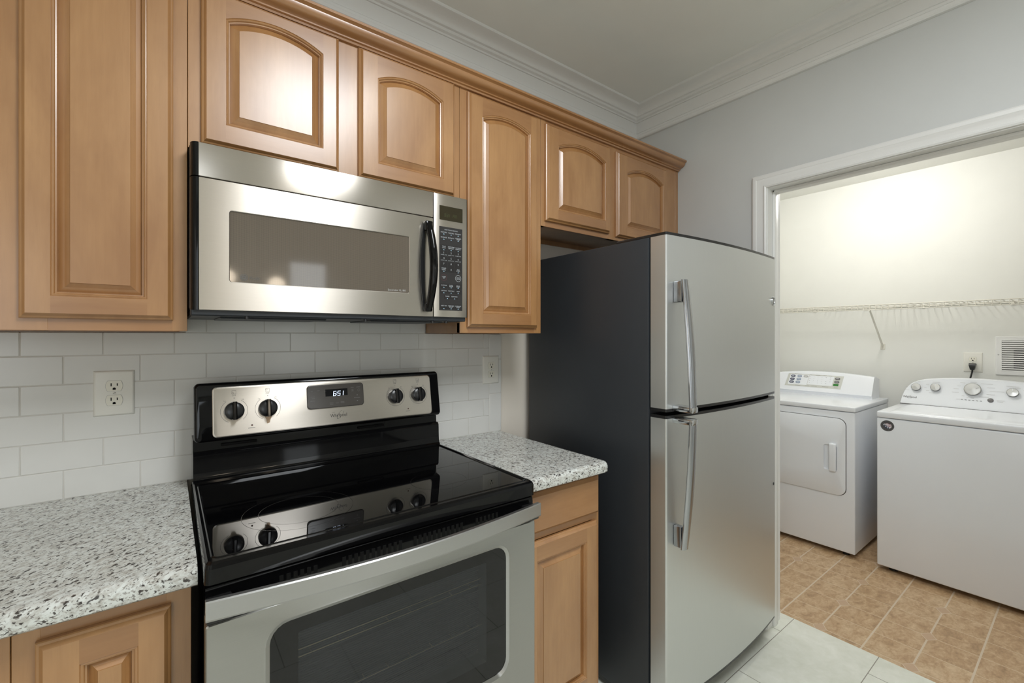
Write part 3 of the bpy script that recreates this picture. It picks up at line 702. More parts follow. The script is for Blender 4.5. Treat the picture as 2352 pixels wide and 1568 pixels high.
b.build('key_lettering', ['inkw', 'inkb', 'keyd', 'redring'], pan, recalc=False)
# underside: filter panels, lamp housing and rubber feet
b = B(); b.box(MX0 + 0.002, MX1 - 0.002, -0.014, MY + 0.008, MZ0 - 0.014, MZ0 + 0.003, 0.003, 1)
b.box(0.16, 0.42, -0.28, -0.08, MZ0 - 0.018, MZ0 - 0.013, 0.002, 1); b.box(0.55, 0.80, -0.28, -0.08, MZ0 - 0.018, MZ0 - 0.013, 0.002, 1)
b.build('underside_panel', 'blackm', mw)
for x in (0.215, 0.52, 0.74, 0.79):
    b = B(); b.lathe([(0.005, 0), (0.005, 0.007)], (x, MY + 0.012, MZ0 - 0.020), ZU, 12); b.build('rubber_foot', 'blackp', mw)

# ------------------------------------------------------------------ electric range
RX0, RX1 = 0.1055, 0.8675
rg = thing('electric_range', 'stainless electric range with a black glass cooktop and four knobs', 'stove', (0.486, -0.35, 0))
b = B(); b.box(RX0 + 0.002, RX1 - 0.002, -0.02, -0.640, 0.02, 0.902, 0.002, 1)
b.build('body', 'black', rg)
# hollow oven cavity front: the body above is solid, so the cavity is a liner in the door zone
# cooktop frame
def cl(x0, x1, y0, y1, r, z): return [(p[0], p[1], z) for p in rrect(x0, x1, y0, y1, r, 5)]
ZK = 0.9345
b = B(); b.loft([cl(RX0, RX1, -0.688, -0.10, 0.010, 0.896), cl(RX0, RX1, -0.688, -0.10, 0.010, 0.900), cl(RX0, RX1, -0.690, -0.10, 0.012, 0.924), cl(RX0 + 0.002, RX1 - 0.002, -0.687, -0.102, 0.012, 0.931), cl(RX0 + 0.006, RX1 - 0.006, -0.682, -0.106, 0.012, ZK),
    cl(0.1165, 0.8560, -0.671, -0.130, 0.014, ZK), cl(0.1185, 0.8540, -0.669, -0.132, 0.014, ZK + 0.0018), cl(0.1205, 0.8520, -0.667, -0.134, 0.014, ZK), cl(0.1225, 0.8500, -0.665, -0.136, 0.013, ZK - 0.0025)], cap0=True)
b.build('cooktop_frame', 'black', rg, ang=20)
B().loft([cl(0.1215, 0.8510, -0.666, -0.135, 0.013, ZK - 0.0022)], cap1=True).build('cooktop_glass', 'ckglass', rg, recalc=False)
for cx_, cy_, rr in ((0.300, -0.505, 0.118), (0.300, -0.505, 0.085), (0.300, -0.250, 0.078), (0.660, -0.250, 0.105), (0.660, -0.515, 0.078), (0.480, -0.21, 0.05)):
    b = B(); b.ring((cx_, cy_, ZK - 0.0019), XU, YU, rr - 0.0007, rr, n=64)
    b.build('burner_ring', 'oring', rg, recalc=False)
# backguard riser
rp = [(-0.022, 0.90), (-0.140, 0.90), (-0.140, 0.9355), (-0.1345, 0.940), (-0.1318, 0.947), (-0.1305, 0.960), (-0.1285, 1.005), (-0.122, 1.013), (-0.110, 1.014), (-0.108, 1.046), (-0.022, 1.046)]
b = B(); b.prism(rp, lambda p, t: (t, p[0], p[1]), RX0 + 0.004, RX1 - 0.002); b.build('backguard_riser', 'black', rg, ang=20)
for xa in (RX0 + 0.07, RX1 - 0.30): b = B(); b.box(xa, xa + 0.09, -0.1165, -0.105, 1.022, 1.030, 0.002); b.build('oven_vent', 'dark', rg)
# tilted control console
BO = Vector((0, -0.147, 1.045)); US = Vector((0, 0.1664, 0.9861)); NS = Vector((0, -0.9861, 0.1664)); CH = 0.1635
def C3(x, s_, d): return Vector((x, 0, 0)) + BO + US * s_ + NS * d
b = B()
def cons(ins, d, r): return [C3(p[0], p[1], d) for p in rrect(RX0 + 0.006 + ins, RX1 - 0.001 - ins, ins, CH - ins, r, 5)]
b.loft([cons(0.004, -0.075, 0.008), cons(0.0, -0.070, 0.010), cons(0.0, -0.008, 0.012), cons(0.002, -0.003, 0.012), cons(0.006, 0.0, 0.012)], cap0=True, cap1=True)
con = b.build('control_console', 'blackp', rg, ang=40)
con.data.materials[0] = M['black']
px0, px1, ps0, ps1 = 0.1550, 0.8285, 0.0105, 0.1480
b = B()
def pl(ins, d, r=0.012): return [C3(p[0], p[1], d) for p in rrect(px0 + ins, px1 - ins, ps0 + ins, ps1 - ins, r, 5)]
b.loft([pl(-0.002, 0.0), pl(-0.002, 0.0012), pl(0.0, 0.0028), pl(0.001, 0.003)], cap1=True)
pnl = b.build('control_panel', 'steel', con, ang=40)
D = 0.0033
def C(x, z): return C3(x, (z - 1.045) / 0.9861, D)
b = B()
def cw(ins, d, r=0.010): return [C3(p[0], p[1], d) for p in rrect(0.4005 + ins, 0.5785 - ins, 0.0625 + ins, 0.1375 - ins, r, 5)]
b.loft([cw(0, 0.0025), cw(0, 0.0055), cw(0.0015, 0.0068), cw(0.003, 0.0068)], cap1=True); b.build('clock_panel', 'clock', con, ang=40)
b = B(); D2 = 0.0071
def CC(fx, fz, d=D2): return C3(0.4005 + 0.178 * fx, 0.1375 - 0.075 * fz, d)
b.quad(CC(0.505, 0.36), XU, US, 0.070, 0.0225); b.build('clock_display', 'dark', con, recalc=False)
b = B(); o0 = CC(0.445, 0.50, D2 + 0.0004)
for ch, x in (('6', 0.0), ('5', 0.0135), ('1', 0.0235)): seg7(b, ch, x, 0.0, 0.0072, 0.0140, 0, 0.0019, 0, Vector(XU), US, o0)
for zz in (0.004, 0.0095): b.quad(o0 + Vector(XU) * (0.0103 + 0.12 * zz) + US * zz, XU, US, 0.0017, 0.0017)
b.build('clock_digits', 'digit', con, recalc=False)
b = B()
for fx, fz, w in ((0.08, .25, .006), (0.19, .24, .008), (0.09, .49, .012), (0.10, .55, .010), (0.09, .66, .014), (0.79, .19, .010), (0.90, .19, .012), (0.87, .66, .020), (0.41, .80, .012), (0.41, .85, .010), (0.51, .82, .010), (0.60, .79, .012), (0.60, .83, .012), (0.31, .28, .006), (0.31, .44, .006)):
    b.quad(CC(fx, fz), XU, US, w, 0.0011)
b.build('touch_key_print', 'greyb', con, recalc=False)
for fx_ in (0.79, 0.91): b = B(); b.ring(CC(fx_, 0.325), XU, US, 0.0035, 0.0040, n=24); b.build('key_ring_print', 'greyb', con, recalc=False)
b = B(); b.tri(CC(0.79, 0.32), US, (-1, 0, 0), 0.003, 0.003)
b.tri(CC(0.875, 0.53), XU, US, 0.005, 0.0035); b.tri(CC(0.875, 0.80), XU, -US, 0.005, 0.0035)
b.build('touch_key_print', 'greyb', con, recalc=False)
b = B()
b.text('Whirlpool', 0.0105, C(0.4945, 1.0815), XU, US, 0.052)
b.ring(C(0.5, 1.0835) , (Vector(XU) * 0.62 + US * 0.78) * 1.0, (Vector(XU) * -0.30 + US * 0.24), 0.0152, 0.0165, 30, 330, n=36)
for x in (0.4745, 0.4785, 0.4825): b.quad(C(x, 1.0915), XU, US, 0.0025, 0.0009)
b.build('logo', 'blackp', pnl, recalc=False)
for kx in (0.2055, 0.2915, 0.6915, 0.7785):
    kz = 1.1228 + 0.003 * (kx > 0.5); b = B(); q = 1.27
    b.text('OFF', 0.0040, C(kx, kz + 0.0345 * q), XU, US, 0.0100); b.disc(C(kx, kz + 0.0285 * q), XU, US, 0.0012, 0.0012)
    b.ring(C(kx, kz), XU, US, 0.0262 * q, 0.0268 * q, -50, 60, n=30); b.ring(C(kx, kz), XU, US, 0.0262 * q, 0.0268 * q, 125, 245, n=30)
    if kx > 0.5: b.ring(C(kx, kz), XU, US, 0.0262 * q, 0.0268 * q, 245, 310, n=20)
    b.text('Lo', 0.0036, C(kx - 0.018 * q, kz + 0.0235 * q), XU, US); b.text('Hi', 0.0036, C(kx + 0.017 * q, kz + 0.0245 * q), XU, US)
    for s_ in (-1, 1): b.quad(C(kx + s_ * 0.005, kz + 0.0525), XU, US, 0.0006, 0.0105); b.quad(C(kx, kz + 0.0525 + s_ * 0.005), XU, US, 0.0105, 0.0006)
    b.ring(C(kx + (-0.003 if kx < .5 else 0.003), kz + (0.0500 if kx in (0.2055, 0.7785) else 0.0550)), XU, US, 0.0022, 0.0028, n=16)
    b.build('dial_print', 'ink', pnl, recalc=False)
for kx, w in ((0.2492, 0.018), (0.7355, 0.017)): b = B(); b.quad(C(kx - 0.001, 1.0705), XU, US, w, 0.0011); b.build('lamp_caption_print', 'ink', pnl, recalc=False)
for kx in (0.2492, 0.7355):
    b = B(); b.lathe([(0.0022, 0), (0.0022, 0.001), (0.0012, 0.0016)], C(kx, 1.0785), NS, 14); b.build('indicator_light', 'lamp_red', pnl)
b = B(); b.face([C3(0.2915 + a, s_, D + 0.0001) for a, s_ in ((-0.009, 0.054), (0.010, 0.054), (0.006, 0.046), (0.004, 0.036), (-0.004, 0.034), (-0.005, 0.046))]); b.build('stain', 'stain', pnl, recalc=False)
for kx in (0.2055, 0.2915, 0.6915, 0.7785):
    kz = 1.1228 + 0.003 * (kx > 0.5); o = C(kx, kz)
    b = B(); b.lathe([(0.0255, 0), (0.0255, 0.004), (0.0245, 0.010), (0.0232, 0.0112), (0.015, 0.0145), (0.0, 0.0155)], o, NS, 48)
    kn = b.build('knob', 'blackp', pnl, ang=30)
    b = B(); hw = 0.0068
    sec = [(-hw, 0.004), (-hw * 0.8, 0.021), (-hw * 0.4, 0.0235), (hw * 0.4, 0.0235), (hw * 0.8, 0.021), (hw, 0.004)]
    b.prism(sec, lambda p, t: o + Vector(XU) * p[0] + NS * p[1] + US * t, -0.0253, 0.0253); b.build('knob_grip', 'black', kn, ang=30)
# vent trim between cooktop and door
b = B(); b.prism([(-0.640, 0.896), (-0.668, 0.896), (-0.678, 0.888), (-0.680, 0.876), (-0.680, 0.838), (-0.640, 0.838)], lambda p, t: (t, p[0], p[1]), RX0 + 0.002, RX1 - 0.002)
vt = b.build('vent_trim', 'black', rg, ang=40)
for xa, n_ in ((0.226, 6), (0.345, 11), (0.506, 11), (0.676, 6)):
    b = B()
    for k in range(n_): b.box(xa + k * 0.0125, xa + k * 0.0125 + 0.0075, -0.6806, -0.676, 0.852, 0.874, 0.0003, 1)
    b.build('vent_slots', 'dark', vt)
# oven door
DZ0, DZ1, DY = 0.235, 0.826, -0.690
OX0, OX1, OZ0, OZ1 = 0.2085, 0.7680, 0.452, 0.7835
b = B(); outer = lambda i, y_: [(p[0], y_, p[1]) for p in rrect(RX0 + 0.002 + i, RX1 - 0.002 - i, DZ0 + i, DZ1 - i, 0.004, 5)]
hole = lambda i, y_: [(p[0], y_, p[1]) for p in rrect(OX0 - i, OX1 + i, OZ0 - i, OZ1 + i, 0.034 + i, 5)]
b.loft([outer(0, -0.645), outer(0, DY + 0.002), outer(0.002, DY), hole(0.012, DY), hole(0.008, DY - 0.001), hole(0.003, DY + 0.002), hole(0, DY + 0.004), hole(0, DY + 0.010)])
od = b.build('oven_door', 'steel2', rg, ang=30)
IX0, IX1, IZ0, IZ1 = 0.2590, 0.7060, 0.500, 0.7550
b = B(); h2 = hole(-0.0, DY + 0.005); inn = [(p[0], DY + 0.005, p[1]) for p in rrect(IX0, IX1, IZ0, IZ1, 0.004, 5)]
b.loft([hole(0.001, DY + 0.0052), [(p[0], DY + 0.0052, p[1]) for p in rrect(IX0, IX1, IZ0, IZ1, 0.004, 5)]])
b.build('window_border', 'ovb', od)
B().loft([inn], cap1=True).build('window_glass', 'ovenglass', od, recalc=False)
b = B()      # cavity seen through the glass
x0_, x1_, y0_, y1_, z0_, z1_ = IX0 - 0.004, IX1 + 0.004, DY + 0.006, -0.6415, IZ0 - 0.004, IZ1 + 0.004
b.face([(x0_, y1_, z0_), (x1_, y1_, z0_), (x1_, y1_, z1_), (x0_, y1_, z1_)]); b.face([(x0_, y0_, z0_), (x1_, y0_, z0_), (x1_, y1_, z0_), (x0_, y1_, z0_)]); b.face([(x0_, y0_, z1_), (x1_, y0_, z1_), (x1_, y1_, z1_), (x0_, y1_, z1_)])
b.face([(x0_, y0_, z0_), (x0_, y1_, z0_), (x0_, y1_, z1_), (x0_, y0_, z1_)]); b.face([(x1_, y0_, z0_), (x1_, y1_, z0_), (x1_, y1_, z1_), (x1_, y0_, z1_)])
for k in range(50): zz = IZ0 + 0.004 + k * 0.005; b.box(x0_ + 0.002, x1_ - 0.002, y1_ - 0.003, y1_ - 0.001, zz, zz + 0.0016)
b.build('inner_screen', 'cav', od, recalc=False)
for zz in (0.690, 0.705, 0.585):
    b = B(); b.tube([(IX0, -0.662, zz), (IX1, -0.662, zz)], 0.0012, 8)
    if zz != 0.705:
        for k in range(8): b.tube([(IX0 + 0.03 + k * 0.055, -0.662, zz), (IX0 + 0.03 + k * 0.055, -0.645, zz)], 0.001, 6)
    b.build('oven_rack', 'gold', od)
# bowed towel-bar handle
b = B(); loops = []
for k in range(25):
    t = k / 24; x = RX0 + 0.0005 + (RX1 - RX0 - 0.001) * t; bow = 0.036 * math.sin(math.pi * t); y0 = -0.712 - bow
    sec = [(0.0, 0.8795), (-0.0035, 0.8805), (-0.0055, 0.878), (-0.0055, 0.848), (-0.0035, 0.8445), (0.003, 0.8445), (0.010, 0.849), (0.011, 0.860), (0.008, 0.8795)]
    loops.append([(x, y0 + 0.004 + p[0], p[1]) for p in sec])
b.loft(loops, True, True); b.build('door_handle', 'steelh', od, ang=15)
for xa in (RX0 + 0.002, RX1 - 0.042):
    b = B(); b.box(xa, xa + 0.040, -0.708, -0.672, 0.836, 0.872, 0.003); b.build('handle_bracket', 'blackp', od)
B().box(RX0 + 0.002, RX1 - 0.002, -0.645, -0.688, 0.050, 0.228, 0.004).build('storage_drawer', 'steel2', rg)
B().box(RX0 + 0.02, RX1 - 0.02, -0.62, -0.05, 0.0, 0.025).build('base', 'blackp', rg)

# ------------------------------------------------------------------ refrigerator
FX0, FX1 = 1.375, 2.2065
fr_ = thing('refrigerator', 'stainless top-freezer refrigerator with black sides beside the laundry doorway', 'refrigerator', (1.79, -0.4, 0))
B().box(FX0, FX1, -0.045, -0.696, 0.035, 1.680, 0.006, 2).build('body', 'blackm', fr_)
B().box(FX0 + 0.01, FX1 - 0.01, -0.10, -0.72, 0.012, 0.075, 0.004, 2).build('base_grille', 'blackp', fr_)
for x in (FX0 + 0.05, FX1 - 0.05):
    for y in (-0.62, -0.10): b = B(); b.lathe([(0.018, 0), (0.018, 0.036)], (x, y, 0.0), ZU, 16); b.build('foot', 'blackp', fr_)
def fdoor(z0, z1, name):
    def plan(i, n=18):
        pts = [(FX1 - 0.001 - i, -0.704), (FX0 + 0.001 + i, -0.704)]
        xa, xb, ye, bow, rr = FX0 + 0.001 + i, FX1 - 0.001 - i, -0.766 + i, 0.023, 0.007
        for k in range(7): a = R(k * 15); pts.append((xa + rr * (1 - math.cos(a)), ye + rr - rr * math.sin(a)))
        for k in range(1, n): t = k / n; pts.append((xa + rr + (xb - xa - 2 * rr) * t, ye - bow * (1 - (2 * t - 1) ** 2)))
        for k in range(7): a = R(90 - k * 15); pts.append((xb - rr * (1 - math.cos(a)), ye + rr - rr * math.sin(a)))
        return pts
    b = B(); P0 = plan(0)
    b.loft([[(p[0], p[1], z0 + 0.010) for p in P0], [(p[0], p[1], z1 - 0.010) for p in P0]], True, True)
    d = b.build(name, 'steelv', fr_, ang=30)
    for za, zb, nm in ((z0, z0 + 0.010, 'bottom_cap'), (z1 - 0.010, z1, 'top_cap')):
        b = B(); b.loft([[(p[0], p[1], za) for p in plan(0.001)], [(p[0], p[1], zb) for p in plan(0.001)]], True, True); b.build(nm, 'blackp', d, ang=30)
    b = B(); b.box(FX0 + 0.012, FX1 - 0.012, -0.705, -0.697, z0 + 0.012, z1 - 0.012); b.build('gasket', 'dark', d)
    return d
zf0, zf1, zr0, zr1 = 1.083, 1.6880, 0.086, 1.070
fd = fdoor(zf0, zf1, 'freezer_door'); rd = fdoor(zr0, zr1, 'fridge_door')
def fhandle(door, ztop, zbot, ytop, ybot, mount_z, foot_z):
    b = B(); loops = []; n = 22
    for k in range(n + 1):
        t = k / n; z = zbot + (ztop - zbot) * t
        y = ybot + (ytop - ybot) * t - 0.006 * math.sin(math.pi * t); xc = 1.424; hw = 0.0205 - 0.004 * (1 - math.sin(math.pi * min(1, max(0, t)))) * 0.6
        loops.append([(xc + hw * math.cos(a), y + 0.010 * math.sin(a) * (1 if math.sin(a) < 0 else 0.7), z) for a in [2 * math.pi * q / 16 for q in range(16)]])
    b.loft(loops, True, True); h = b.build('handle', 'fhandle', door, ang=50)
    b = B(); b.box(1.409, 1.430, -0.770, (ytop if mount_z > foot_z else ybot) + 0.002, mount_z - 0.036, mount_z + 0.036, 0.004); b.build('handle_mount', 'fhandle', h)
    b = B(); b.box(1.407, 1.4415, -0.768, (ybot if mount_z > foot_z else ytop) - 0.010, foot_z - 0.011, foot_z + 0.009, 0.004); b.build('handle_foot', 'chrome', h)
    return h
fhandle(fd, 1.526, 1.090, -0.803, -0.832, 1.487, 1.096)
fhandle(rd, 1.060, 0.628, -0.832, -0.801, 0.666, 1.056)
o = (2.172, -0.7705, 1.492); nrm = Vector((0.14, -1, 0)).normalized(); uu = Vector((1, 0.14, 0)).normalized()
b = B(); b.lathe([(0.0195, -0.002), (0.0195, 0.003), (0.0175, 0.0042), (0.0155, 0.003), (0.015, 0.001)], o, nrm, 32, cap=False); b.lathe([(0.0155, 0.0012), (0.0, 0.0012)], o, nrm, 32, cap=False, mi=1)
b.text('GE', 0.013, Vector(o) + nrm * 0.0018, uu, ZU, 0.017, shear=0.2, mi=2); b.build('round_badge', ['chrome', 'greyb', 'chrome'], fd, recalc=True)
b = B(); b.lathe([(0.006, -0.002), (0.006, 0.0016), (0.004, 0.002)], (2.181, -0.7685, 0.686), nrm, 18); b.build('screw_cover', 'blackp', rd)
b = B(); b.box(FX0 + 0.005, FX0 + 0.055, -0.55, -0.70, 1.676, 1.690, 0.004); b.build('hinge_cover', 'blackp', fr_)
b = B(); b.box(FX1 - 0.045, FX1 - 0.02, -0.715, -0.755, 1.068, 1.085, 0.002); b.build('centre_hinge', 'chrome', fr_)

# ------------------------------------------------------------------ laundry: dryer
DX, DY0, DY1, DXB = 3.312, -0.7575, -0.072, 4.0
dr = thing('clothes_dryer', 'white clothes dryer with a button console, partly behind the doorway jamb', 'dryer', (3.65, -0.41, 0))
b = B(); b.box(DX, DXB, DY0, DY1, 0.028, 0.8775, 0.006, 3); b.build('body', 'white', dr)
b = B(); b.box(DX - 0.004, DXB, DY0 - 0.003, DY1 + 0.003, 0.8805, 0.911, 0.006, 3); b.build('top_panel', 'white', dr)
b = B()
for x in (DX + 0.06, DXB - 0.06):
    for y in (DY0 + 0.06, DY1 - 0.06): b = B(); b.lathe([(0.02, 0), (0.02, 0.03)], (x, y, 0), ZU, 12); b.build('foot', 'blackp', dr)
def ly(pts, x): return [(x, p[0], p[1]) for p in pts]
dd = lambda i, r=0.045: rrect(DY0 + 0.0455 + i, DY1 - 0.0455 - i, 0.3675 + i, 0.8345 - i, r, 6)
b = B(); b.loft([ly(dd(-0.003), DX - 0.0004)], cap1=True); b.build('door_gap', 'ink', dr, recalc=False)
hy0, hy1, hz0, hz1 = -0.6690, -0.5985, 0.512, 0.668
b = B(); b.loft([ly(dd(0), DX - 0.0002), ly(dd(0), DX - 0.010), ly(dd(0.003), DX - 0.012), ly(rrect(hy0, hy1, hz0, hz1, 0.012, 6), DX - 0.012), ly(rrect(hy0 + 0.004, hy1 - 0.004, hz0 + 0.004, hz1 - 0.004, 0.010, 6), DX - 0.0012)], cap1=True)
ddo = b.build('door', 'white', dr, ang=40)
b = B(); b.box(DX - 0.003, DX - 0.030, -0.667, -0.630, 0.508, 0.680, 0.008, 3); b.build('door_handle', 'white', ddo)
# console: leaning front, gently arched top
b = B(); loops = []
for k in range(21):
    t = k / 20; y = DY0 + 0.044 + (DY1 - DY0 - 0.088) * t; zt = 1.057 + 0.020 * (1 - (2 * t - 1) ** 2)
    loops.append([(3.985, y, 0.911), (3.815, y, 0.911), (3.815, y, 0.926), (3.808, y, 0.934), (3.812, y, 0.940), (3.862, y, zt - 0.012), (3.872, y, zt), (3.905, y, zt + 0.002), (3.985, y, zt - 0.02)])
b.loft(loops, True, True); dc = b.build('console', 'white', dr, ang=40)
# console face frame of reference
FN = Vector((-1, 0, 0.42)).normalized(); FU = Vector((0.42, 0, 1)).normalized(); FY = Vector((0, -1, 0))
def DC(y, z, d=0.0008): # point on leaning face
    t = (y - DY0 - 0.044) / (DY1 - DY0 - 0.088); k = (z - 0.940) / (1.045 + 0.020 * (1 - (2 * t - 1) ** 2) - 0.940); return Vector((3.812 + 0.050 * k, y, z)) + FN * d
def patch(b, y0t, y0b, y1t, y1b, zb, zt, d, n=12):
    for k in range(n):
        u0, u1 = k / n, (k + 1) / n; f = lambda a, c_, u: a + (c_ - a) * u
        b.face([DC(f(y0t, y1t, u0), zt, d), DC(f(y0b, y1b, u0), zb, d), DC(f(y0b, y1b, u1), zb, d), DC(f(y0t, y1t, u1), zt, d)])
b = B(); patch(b, -0.187, -0.172, -0.545, -0.534, 0.962, 1.053, 0.0008); b.build('overlay', 'greyp', dc, recalc=False)
b = B(); patch(b, -0.331, -0.323, -0.489, -0.478, 0.980, 1.046, 0.0012); patch(b, -0.203, -0.192, -0.328, -0.320, 0.974, 1.048, 0.0012)
b.build('cycle_chart', 'whitep', dc, recalc=False)
for y, z, m in ((-0.222, 1.035, 'navy'), (-0.2195, 1.013, 'navy'), (-0.2165, 0.991, 'navy'), (-0.266, 1.036, 'blueg'), (-0.263, 1.014, 'blueg'), (-0.260, 0.992, 'blueg'), (-0.308, 1.037, 'inkl'), (-0.509, 1.033, 'greyb'), (-0.5065, 1.010, 'greyb')):
    b = B(); pts = [(p[0], p[1]) for p in rrect(-0.0155, 0.0155, -0.0085, 0.0085, 0.0084, 6)]
    f = lambda p, d, s_: DC(y, z, d) + FY * p[0] * s_ + FU * p[1] * s_
    b.loft([[f(p, 0.0, 1) for p in pts], [f(p, 0.003, 1) for p in pts], [f(p, 0.004, 0.92) for p in pts]], cap1=True)
    b.quad(DC(y, z, 0.0043), FY, FU, 0.016, 0.0026, 1); b.build('button', [m, 'whitep'], dc)
b = B(); b.face([DC(-0.488, 0.997, .0015), DC(-0.4865, 0.982, .0015), DC(-0.518, 0.982, .0015), DC(-0.5195, 0.997, .0015)]); b.build('led_display', 'green', dc, recalc=False)
b = B()
for c_ in range(6):
    for r in range(4):
        if (c_, r) in ((5, 3), (1, 3), (4, 1)): continue
        b.quad(DC(-0.335 - c_ * 0.026 - 0.001 * (r % 2), 1.037 - r * 0.014, 0.0016), FY, FU, 0.006 if c_ in (0, 4, 5) else 0.0025, 0.0016)
b.build('chart_print', 'ink', dc, recalc=False)
for y, z, w in ((-0.255, 1.0515, .05), (-0.34, 1.0495, .016), (-0.385, 1.0495, .03), (-0.43, 1.0495, .02), (-0.465, 1.0495, .018), (-0.262, 0.968, .036), (-0.325, 0.970, .026), (-0.37, 0.970, .036), (-0.44, 0.972, .04), (-0.505, 0.9705, .024)):
    b = B(); b.quad(DC(y, z, 0.0016), FY, FU, w, 0.0014); b.build('caption_print', 'ink', dc, recalc=False)

# ------------------------------------------------------------------ laundry: washer
WX, WY1, WY0, WXB = 3.287, -0.867, -1.562, 3.965
ws = thing('washing_machine', 'white top-load washing machine with four round console knobs', 'washer', (3.6, -1.2, 0))
b = B(); b.box(WX, WXB, WY0, WY1, 0.030, 0.8715, 0.007, 3); b.build('body', 'white', ws)
b = B(); b.box(WX - 0.002, WXB, WY0 - 0.001, WY1 + 0.001, 0.8740, 0.909, 0.007, 3); b.build('top_panel', 'white', ws)
b = B(); lp = lambda i, z, r=0.02: [(p[0], p[1], z) for p in rrect(WX + 0.030 + i, 3.745 - i, WY0 + 0.050 + i, WY1 - 0.050 - i, r, 5)]
b.loft([lp(-0.002, 0.9085), lp(0, 0.911), lp(0.010, 0.9145), lp(0.03, 0.917), lp(0.06, 0.917)], cap1=True); b.build('lid', 'white', ws, ang=40)
b = B()
for x in (WX + 0.07, WXB - 0.06):
    for y in (WY0 + 0.06, WY1 - 0.06): b = B(); b.lathe([(0.022, 0), (0.022, 0.032)], (x, y, 0), ZU, 12); b.build('foot', 'blackp', ws)
half = [(0.000, 0.909), (0.003, 0.935), (0.008, 0.960), (0.016, 0.988), (0.028, 1.013), (0.044, 1.034), (0.064, 1.050), (0.090, 1.061), (0.125, 1.068), (0.18, 1.076), (0.26, 1.082), (0.3475, 1.084)]
out = [(WY1 - a, z) for a, z in half] + [(WY0 + a, z) for a, z in half[-2::-1]]
def wl(i, x0, lean):   # console outline, scaled in by i about its base centre; the face leans back with height
    return [(x0 + lean * (z - 0.909), (y - (WY0 + WY1) / 2) * (1 - i / 0.3475) + (WY0 + WY1) / 2, 0.909 + (z - 0.909) * (1 - i / 0.17)) for y, z in out]
b = B(); b.loft([wl(0.002, 3.955, 0.0), wl(0, 3.93, 0.0), wl(0, 3.780, 0.36), wl(0.003, 3.770, 0.38), wl(0.008, 3.768, 0.39)], True, True)
wc = b.build('console', 'whitep', ws, ang=40)
WN = Vector((-1, 0, 0.39)).normalized(); WU = Vector((0.39, 0, 1)).normalized()
def WC(y, z, d=0.0008): return Vector((3.768 + 0.39 * (z + 0.004 - 0.909), y - 0.003, z + 0.004)) + WN * d
B().box(3.763, 3.777, WY0 + 0.003, WY1 - 0.003, 0.9092, 0.9135).build('console_gap', 'ink', ws)
for y, z, rr, pa in ((-0.938, 1.011, 0.0225, 160), (-1.0275, 1.016, 0.0225, 90), (-1.188, 1.019, 0.036, 20), (-1.346, 1.015, 0.0235, 90)):
    b = B(); b.lathe([(rr * 0.98, 0), (rr * 0.98, 0.010)], WC(y, z, 0), WN, 36); kn = b.build('knob', 'blackp', wc)
    b = B(); b.lathe([(rr, 0.009), (rr * 1.02, 0.012), (rr, 0.015), (rr * 0.95, 0.016), (rr * 0.92, 0.0152), (0, 0.0165)], WC(y, z, 0), WN, 36); b.build('knob_cap', 'satin', kn, ang=30)
    b = B(); a = R(pa); d1 = FY * math.cos(a) + WU * math.sin(a); d2 = FY * -math.sin(a) + WU * math.cos(a)
    b.quad(WC(y, z, 0.0170) + d1 * rr * 0.62, d1, d2, rr * 0.55, 0.003); b.build('pointer', 'inkl' if rr > .03 else 'whitep', kn, recalc=False)
b = B(); b.lathe([(0.0125, 0), (0.0125, 0.002), (0.011, 0.003), (0, 0.0034)], WC(-1.262, 0.9665, 0), WN, 28); b.build('start_button', 'greyb', wc)
b = B()
b.text('Whirlpool', 0.0125, WC(-0.911, 0.951), FY, WU, 0.066)
b.ring(WC(-0.9135, 0.951), (FY * 0.8 + WU * 0.5), (FY * -0.25 + WU * 0.35), 0.0165, 0.0178, 40, 320, n=30)
b.build('logo', 'ink', wc, recalc=False); b = B()
for k in range(6): b.quad(WC(-1.1455 - k * 0.0158, 0.9590 - 0.0002 * k), FY, WU, 0.0085, 0.0026)
b.build('cycle_light_marking', 'ink', wc, recalc=False)
b = B()
for y, z, w in ((-0.942, 1.046, .026), (-0.905, 1.028, .010), (-0.893, 1.010, .010), (-0.896, 0.992, .020), (-1.030, 1.050, .034), (-0.990, 1.032, .014), (-0.980, 1.014, .012), (-0.992, 0.996, .014), (-1.01, 0.984, .022), (-1.190, 1.062, .026),
    (-1.145, 1.055, .022), (-1.130, 1.036, .016), (-1.118, 1.018, .022), (-1.116, 0.998, .030), (-1.150, 0.980, .012), (-1.180, 0.972, .030), (-1.245, 1.056, .048), (-1.262, 1.036, .032), (-1.285, 1.017, .056), (-1.262, 0.998, .034), (-1.235, 0.982, .040),
    (-1.130, 0.960, .016), (-1.302, 0.968, .030), (-1.300, 0.961, .022), (-1.345, 1.050, .050), (-1.365, 1.042, .022), (-1.395, 1.032, .02)): b.quad(WC(y, z), FY, WU, w, 0.0014)
b.build('cycle_print', 'inkl', wc, recalc=False)
